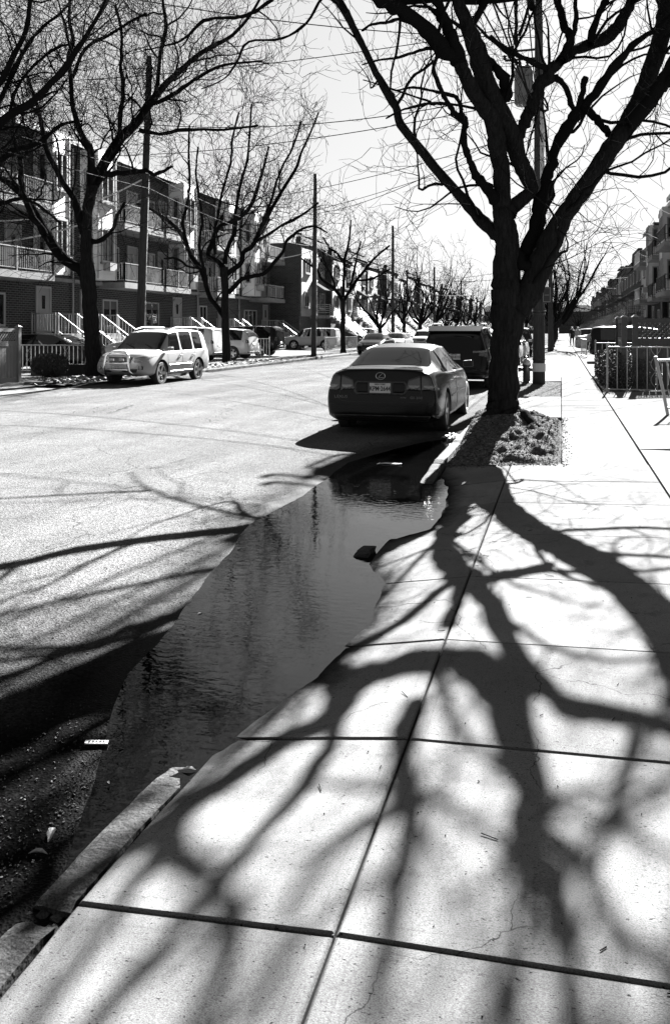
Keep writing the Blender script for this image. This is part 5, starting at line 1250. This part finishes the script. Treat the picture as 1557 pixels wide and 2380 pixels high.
lwall = MB(); lwall.box(-17.6,-15.4,25.1,25.35,.0,.52); tag(lwall.build('low_wall', M['darkrail']), 'low dark wall between the shrub and the first bare tree', 'wall')
dk = MB(); dk.hexa([(.985,11.33,.05),(5.5,10.9,.05),(5.5,11.6,.05),(.985,11.45,.05),(.985,11.33,.175),(5.5,10.9,.42),(5.5,11.6,.42),(.985,11.45,.176)]); tag(dk.build('driveway_edge', M['lot']), 'raised concrete edge of the driveway at the right', 'kerb')

# ------------------------------------------------------------------ poles, wires, hydrant
def upole(x, y, h, label, top=True, lean=(0, 0), r0=.16):
    r = empty('utility_pole', (x, y, .1), 0, label, 'utility pole', 'wooden utility poles')
    m = MB(); n = 14; m.tube([(lean[0]*i/n, lean[1]*i/n, h*i/n-.1*(i == 0)) for i in range(n+1)], [r0-(r0-.105)*i/n for i in range(n+1)], 14); m.build('post', M['pole'], r, smooth=True)
    return r
p0 = upole(-.62, 24.55, 11.05, 'thick wooden utility pole with a transformer, behind the big tree by the hydrant', r0=.175)
b = MB()
for z in (.55, .72, 2.0, 2.08, 2.95, 3.0): b.lathe([(.176,z),(.183,z+.01),(.183,z+.05),(.176,z+.06)], n=16)
b.build('steel_band', M['black'], p0)
b = MB(); b.lathe([(.184,.40),(.186,.42),(.186,.62),(.184,.64)], n=16); b.build('notice_wrap', M['paper'], p0)
sg_ = MB(); sg_.box(.10,.34,-.20,-.185,2.35,2.80); so = sg_.build('small_sign', M['black'], p0)
for q in ((.12,.32,2.37,2.385),(.12,.32,2.765,2.78),(.12,.133,2.385,2.765),(.307,.32,2.385,2.765),(.16,.28,2.56,2.575)): k = MB(); k.box(q[0],q[1],-.21,-.202,q[2],q[3]); k.build('sign_border', M['frame'], so)
tf = MB(); tf.lathe([(.0,7.95),(.20,7.97),(.26,8.05),(.26,8.95),(.22,9.05),(.0,9.12)], (-.42,-.12,0), 20); to = tf.build('transformer', M['steel'], p0, smooth=False)
t2 = MB()
for s_ in (-.11, .11): t2.lathe([(.03,9.05),(.06,9.1),(.03,9.15),(.06,9.2),(.03,9.25),(.05,9.3),(.0,9.36)], (-.42+s_,-.12,0), 10)
t2.build('bushing', M['curb'], to)
t3 = MB(); t3.tube([(-.68,-.2,8.85),(-.82,-.22,8.8),(-.84,-.22,8.3),(-.80,-.22,8.15),(-.68,-.2,8.12)], .035, 8); t3.build('cooling_fin', M['steel'], to)
t4 = MB()
for dx, z0 in ((-.75, 9.6), (-.95, 9.35), (.5, 9.1)):
    t4.lathe([(.03,z0),(.07,z0+.04),(.03,z0+.07),(.07,z0+.11),(.03,z0+.14)], (dx,0,0), 10); t4.bar((0,0,z0-.02),(dx,0,z0-.02),.05)
t4.build('insulator', M['curb'], p0)
cb_ = MB()
for k in range(5): a = k*.25; cb_.tube([(.10+.05*math.sin(z*2+k),-.13,7.8-z) for z in np.arange(0, 2.2, .2)], .022, 6)
cb_.build('cable_coil', M['cablew'], p0)
upole(-13.95, 25.95, 10.9, 'wooden utility pole on the far kerb directly behind the silver off-roader', lean=(.42, .0))
upole(-13.85, 46.6, 10.6, 'second wooden utility pole on the far kerb, clear of the trees', lean=(.1, 0))
upole(-13.8, 70, 10.4, 'third wooden utility pole on the far kerb, above the white stairs')
upole(-13.8, 94, 8.6, 'fourth utility pole on the far kerb, a dark post among the distant trees')
upole(-13.8, 120, 8.6, 'fifth utility pole on the far kerb, among the distant trees')
upole(-.75, 62, 8.6, 'dark utility pole far along the near kerb beside the tree leaning right', r0=.2)
NW = 0
def wire(a, b, sag, r, label, mt='cable', n=24, wob=0):
    a, b = Vector(a), Vector(b); m = MB(); rr = random.Random(int(a.x*100+b.z*77))
    m.tube([a.lerp(b, i/n)-Vector((0, 0, sag*4*(i/n)*(1-i/n)))+(Vector((0, 0, rr.uniform(-wob, wob)))) for i in range(n+1)], r, 4)
    tag(m.build('overhead_wire', M[mt]), label, 'wire', 'overhead wires')
TOP = (-.62, 24.55)
def W_(i, s): return s
for i, z in enumerate((10.9, 10.6, 8.9, 7.5)):
    wire((-.62+.1*i, -14, z-.1), (-.62, 24.5, z), .5, .012, 'wire along the near kerb from the transformer pole towards us, %s from top' % ORD[i])
    wire((-.62, 24.6, z), (-.75, 62, z-.9 if i else z-2.2), .6, .012, 'wire from the transformer pole into the distance along the near kerb, %s from top' % ORD[i])
for i, (z, dz) in enumerate(((10.7, -.1), (10.35, -.1), (8.3, .0), (7.0, 0), (6.5, 0))):
    wire((-13.9, -10, z+.1), (-13.55, 25.95, z), .45, .013, 'wire from the left edge to the first far-kerb pole, %s from top' % ORD[i])
    wire((-13.55, 25.95, z), (-13.8, 46.6, z+dz), .35, .013, 'wire between first and second poles of the far kerb, %s from top' % ORD[i])
    wire((-13.8, 46.6, z+dz), (-13.8, 70, z-.2), .4, .014, 'wire between second and third poles of the far kerb, %s from top' % ORD[i])
    wire((-13.8, 70, z-.2), (-13.8, 120, z-2.2), .5, .015, 'wire along the far kerb beyond its third pole, %s from top' % ORD[i])
for i, (a, b_, sag, r) in enumerate([
    ((-.62,24.5,8.6), (-13.7,25.9,8.7), .5, .014), ((-.62,24.5,8.3), (-23,33,9.6), .6, .014), ((-.62,24.5,7.4), (-23,44,8.9), .7, .012),
    ((-.62,24.6,7.2), (-22.9,55,9.2), .6, .012), ((-.62,24.6,7.8), (-13.8,46.6,8.4), .5, .014), ((-.62,24.6,6.9), (-20.9,70,8.0), .8, .012),
    ((-.62,24.5,10.4), (-23,24,10.2), .5, .013), ((-.62,24.5,10.0), (-13.7,14,9.6), .5, .013), ((-.75,62,6.5), (-20.9,92,7.4), .7, .015), ((-.75,62,6.0), (-13.8,70,6.5), .8, .015)]):
    wire(a, b_, sag, r, 'wire crossing the street between near and far kerbs, %s of ten' % ORD[i])
for i, (a, b_, sag) in enumerate([((-.62,24.6,8.2), (7.6,40,9.0), .3), ((-.62,24.6,7.7), (7.6,58,8.8), .4), ((-.62,24.6,7.1), (7.6,66,8.2), .6), ((-.62,24.6,6.8), (7.6,75,7.6), .7), ((-.75,62,6.7), (7.5,84,7.8), .5), ((-.75,62,6.4), (7.4,100,7.6), .5), ((-.75,62,6.1), (7.4,118,7.2), .5)]):
    wire(a, b_, sag, .012, 'house wire from the near poles to the houses on the right, %s of seven' % ORD[i])
wire((-13.6,25.9,6.9), (-23,29.5,6.2), .5, .03, 'thick pale cable slung from the first far pole to the house at the left edge', 'cablew')
wire((-13.6,25.9,6.2), (-23,26.4,5.0), .6, .03, 'lower thick pale cable slung from the first far pole to the left', 'cablew')
wire((-13.8,46.6,6.3), (-23,56,7.2), .5, .025, 'pale cable from the second far pole to the last brick terrace house', 'cablew')
wire((-13.8,46.6,6.4), (-20.9,70,5.6), .7, .025, 'pale cable from the second far pole to the brick gable house', 'cablew')
wire((-13.8,94,5.6), (-.8,66,5.2), .4, .03, 'pale cable low across the street just left of the big trunk', 'cablew')
for i, (x1, z1) in enumerate([(-3.2,9.6),(-2.4,9.9),(-1.9,10.4)]):
    wire((-.62+.05*i, 24.45, 8.0-.5*i), (x1, 6.5, z1), .25, .020, 'thick dark cable slanting through the big tree to the transformer pole, %s of three' % ORD[i], wob=.01)
hy = empty('fire_hydrant', (-.98, 25.0, .12), 0, 'dark fire hydrant with a pale bonnet left of the near utility pole', 'hydrant')
h_ = MB(); h_.lathe([(.15,0),(.15,.05),(.105,.07),(.10,.50),(.125,.52),(.125,.56)], n=18); h_.build('barrel', M['black'], hy, smooth=False)
h_ = MB(); h_.lathe([(.12,.56),(.125,.60),(.10,.68),(.05,.73),(.03,.735),(.03,.79),(.0,.80)], n=18); h_.build('bonnet', M['frame'], hy)
h_ = MB(); h_.lathe([(.055,-.20),(.055,.20)], (0,0,.42), 12, 'x'); h_.lathe([(.07,-.23),(.07,-.18)], (0,0,.42), 8, 'x'); h_.build('outlet', M['black'], hy)

# ------------------------------------------------------------------ people far down the pavement
SKIN = mat('skin', .12, .6, .3); HAIR = mat('hair', .008, .7, .3); HAIRW = mat('grey_hair', .25, .7, .3); COATB = mat('dark_coat', .004, .9, .2); COATL = mat('pale_coat', .16, .9, .2)
def person(x, y, rz, label, coat, hair, stride=.22):
    r = empty('person', (x, y, .17), rz, label, 'person', 'people walking far down the pavement')
    me = bpy.data.meshes.new('body')
    J = {'pel': (0,0,.95), 'wa': (0,.0,1.12), 'ch': (0,.01,1.36), 'nk': (0,.02,1.50), 'hd': (0,.03,1.58), 'ht': (0,.03,1.72),
         'hl': (-.10,0,.90), 'kl': (-.11,stride*.6,.50), 'al': (-.11,stride*.55,.08), 'tl': (-.11,stride*.55+.18,.03),
         'hr': (.10,0,.90), 'kr': (.11,-stride*.15,.50), 'ar': (.11,-stride,.10), 'tr': (.11,-stride+.16,.03),
         'sl': (-.19,.01,1.42), 'el': (-.25,-.06,1.14), 'wl': (-.24,.10,.93), 'fl': (-.23,.14,.85), 'sr': (.19,.01,1.42), 'er': (.25,.02,1.14), 'wr': (.24,.18,.95), 'fr': (.23,.22,.87)}
    RD = {'pel': .16, 'wa': .145, 'ch': .17, 'nk': .06, 'hd': .095, 'ht': .085, 'hl': .095, 'kl': .065, 'al': .045, 'tl': .035, 'hr': .095, 'kr': .065, 'ar': .045, 'tr': .035, 'sl': .075, 'el': .055, 'wl': .035, 'fl': .035, 'sr': .075, 'er': .055, 'wr': .035, 'fr': .035}
    ks = list(J); ed = [('pel','wa'),('wa','ch'),('ch','nk'),('nk','hd'),('hd','ht'),('pel','hl'),('hl','kl'),('kl','al'),('al','tl'),('pel','hr'),('hr','kr'),('kr','ar'),('ar','tr'),('ch','sl'),('sl','el'),('el','wl'),('wl','fl'),('ch','sr'),('sr','er'),('er','wr'),('wr','fr')]
    me.from_pydata([J[k] for k in ks], [(ks.index(a), ks.index(b)) for a, b in ed], []); me.materials.append(coat)
    o = bpy.data.objects.new('body', me); S.collection.objects.link(o); o.parent = r
    o.modifiers.new('k', 'SKIN'); sv_ = me.skin_vertices[0].data
    for i, k in enumerate(ks): sv_[i].radius = (RD[k], RD[k]*(.75 if k in ('pel','wa','ch') else 1))
    sv_[0].use_root = True; q = o.modifiers.new('s', 'SUBSURF'); q.levels = q.render_levels = 1
    ct = MB(); ct.lathe([(.20,.70),(.19,1.0),(.175,1.15),(.20,1.36),(.17,1.45),(.07,1.50)], (0,.01,0), 14); ct.build('coat', coat, r, smooth=True)
    fc = MB(); fc.lathe([(.02,1.50),(.07,1.53),(.09,1.60),(.085,1.67),(.02,1.70)], (0,.05,0), 12); fc.build('face', SKIN, r, smooth=True)
    hr = MB(); hr.lathe([(.085,1.55),(.105,1.62),(.10,1.70),(.06,1.745),(.0,1.75)], (0,.015,0), 12); hr.build('hair', hair, r, smooth=True)
    return r
person(.95, 80.5, R(10), 'person in a dark coat walking on the far pavement beside the pale-coated one', COATB, HAIRW)
person(1.45, 79.5, R(5), 'person in a pale coat walking on the far pavement beside the dark-coated one', COATL, HAIRW, .18)
person(2.25, 49.2, R(-60), 'dark-haired person in a pale top behind the grey car on the right', COATL, HAIR, .1)

# ------------------------------------------------------------------ small things lying about in the foreground
rr = random.Random(77)
def ground_z(x, y): return road_z(x, y) if x < -1.5 else walk_z(x, y)
lb = MB(); lb.box(-.045,.045,-.017,.017,0,.004); lo_ = lb.build('paper_label', M['paper']); lo_.location = (-1.80, 3.0, .040); lo_.rotation_euler = (R(-6), R(4), R(22)); tag(lo_, 'white printed paper label lying at the edge of the puddle', 'label')
for k in range(5): q = MB(); q.box(-.032+.014*k, -.024+.014*k+.002*(k % 2), -.010, .008, .0042, .0055); q.build('printed_mark', M['ink'], lo_)
def leaf_obj(x, y, s_, rz, label, mt='litter', curl=.35, z=None):
    m = MB(); n = 6
    for i in range(n+1):
        t = i/n; w_ = math.sin(math.pi*min(.98, t*.95+.03))*s_*.36
        for u in (-1, -.5, 0, .5, 1): m.v.append(((t-.5)*s_*2, u*w_*(1+.15*math.sin(i*3+u*2)), abs(u)*w_*curl+math.sin(t*3)*s_*.18))
    for i in range(n):
        for j in range(4): a = i*5+j; m.f.append((a, a+1, a+6, a+5))
    o = m.build('fallen_leaf', M[mt]); o.location = (x, y, (ground_z(x, y) if z is None else z)+.004); o.rotation_euler = (rr.uniform(-.2, .2), rr.uniform(-.2, .2), rz); return tag(o, label, 'leaf', 'fallen leaves')
M['leafpale'] = mat('dry_leaf', .14, .7, .3, var=.4, vscale=60)
leaf_obj(-1.62, 2.42, .035, 1.9, 'pale crumpled dry leaf on the dark asphalt near the lower left', 'leafpale', .9)
leaf_obj(-1.60, 2.32, .030, .4, 'second pale crumpled leaf just below the first, near the lower left', 'leafpale', .8)
leaf_obj(-1.62, 2.10, .022, .9, 'narrow pale leaf on the asphalt near the kerb end', 'leafpale', .4)
leaf_obj(-1.36, 2.92, .026, .3, 'pale leaf floating in the puddle by the kerb tip', 'leafpale', .6, ZW)
leaf_obj(-1.60, 2.75, .012, 2.3, 'tiny pale leaf at the puddle edge left of the kerb tip', 'leafpale', .3, .035)
leaf_obj(-2.05, 4.55, .02, 1.1, 'small pale scrap at the left shore of the puddle', 'leafpale', .3)
M['grit'] = mat('grit', .007, .8, .2, var=.9, vscale=45)
crumbs = MB()                                        # grit, seed husks and bits of leaf along the kerb
for i in range(2200):
    if rr.random() < .72: y = rr.uniform(1.5, 3.4); x = -1.53-abs(rr.gauss(0, .26))
    elif rr.random() < .5: y = rr.uniform(1.2, 9); x = rr.uniform(-1.4, .9)
    else: y = rr.uniform(2, 9); x = rr.uniform(-3.2, -1.6)
    if -1.52 < x < -1.33: continue
    z = ground_z(x, y)
    if z < ZW: continue
    s_ = rr.uniform(.0014, .003) if x > -1.4 else rr.uniform(.0012, .0048)
    if x > -1.4 and rr.random() < .75: continue
    a = rr.uniform(0, 6.28); u = Vector((math.cos(a), math.sin(a), rr.uniform(-.3, .3)))*s_; v = Vector((-math.sin(a), math.cos(a), rr.uniform(-.4, .4)))*s_*rr.uniform(.25, .8); c = Vector((x, y, z+.004+s_*.4))
    crumbs.hexa([c-u-v-Vector((0,0,.004)), c+u-v-Vector((0,0,.004)), c+u+v-Vector((0,0,.004)), c-u+v-Vector((0,0,.004)), c-u-v, c+u-v, c+u+v, c-u+v])
tag(crumbs.build('grit_litter', M['grit']), 'grit and crumbled leaves scattered along the near kerb', 'litter', kind='stuff')
tw = MB()
for i in range(60):
    x, y = rr.uniform(-1.9, .9), rr.uniform(1.6, 7)
    if -1.6 < x < -1.0: continue
    a = rr.uniform(0, 3.14); L2 = rr.uniform(.01, .035); z = ground_z(x, y)+.004; p = Vector((x, y, z)); d = Vector((math.cos(a), math.sin(a), 0)); tw.bar(p-d*L2, p+d*L2, .0022)
tag(tw.build('twig_litter', M['cable']), 'tiny twig bits scattered over the pavement', 'litter', kind='stuff')
bg_ = MB(); rr2 = random.Random(9)                   # crumpled white bag by the rear wheel
for i in range(9):
    for j in range(9):
        u, v = i/8*2-1, j/8*2-1; rad = max(0, 1-(u*u+v*v)*.5); bg_.v.append((u*.16, v*.10, .07*rad*(1+.5*noise.noise(Vector((u*3, v*3, 0))))+.03*noise.noise(Vector((u*6, v*6, 5)))+.01))
for i in range(8):
    for j in range(8): a = i*9+j; bg_.f.append((a, a+1, a+10, a+9))
M['bag'] = mat('plastic_bag', .22, .35, .5); bo2 = bg_.build('plastic_bag', M['bag']); bo2.location = (-1.60, 12.75, .04); bo2.rotation_euler = (0, 0, 1.1); tag(bo2, 'crumpled white plastic bag in the gutter by the dark grey car\'s rear wheel', 'bag')
pp = MB(); pp.poly([(-.16,0,0),(-.04,-.03,.01),(.05,-.02,.005),(.16,-.035,.015),(.14,.03,.01),(.03,.035,.004),(-.06,.03,.012)]); po = pp.build('paper_scrap', M['paper']); po.modifiers.new('s', 'SOLIDIFY').thickness = .002; po.location = (-2.05, 10.2, .032); tag(po, 'white scrap of paper floating behind the dark grey car', 'paper')
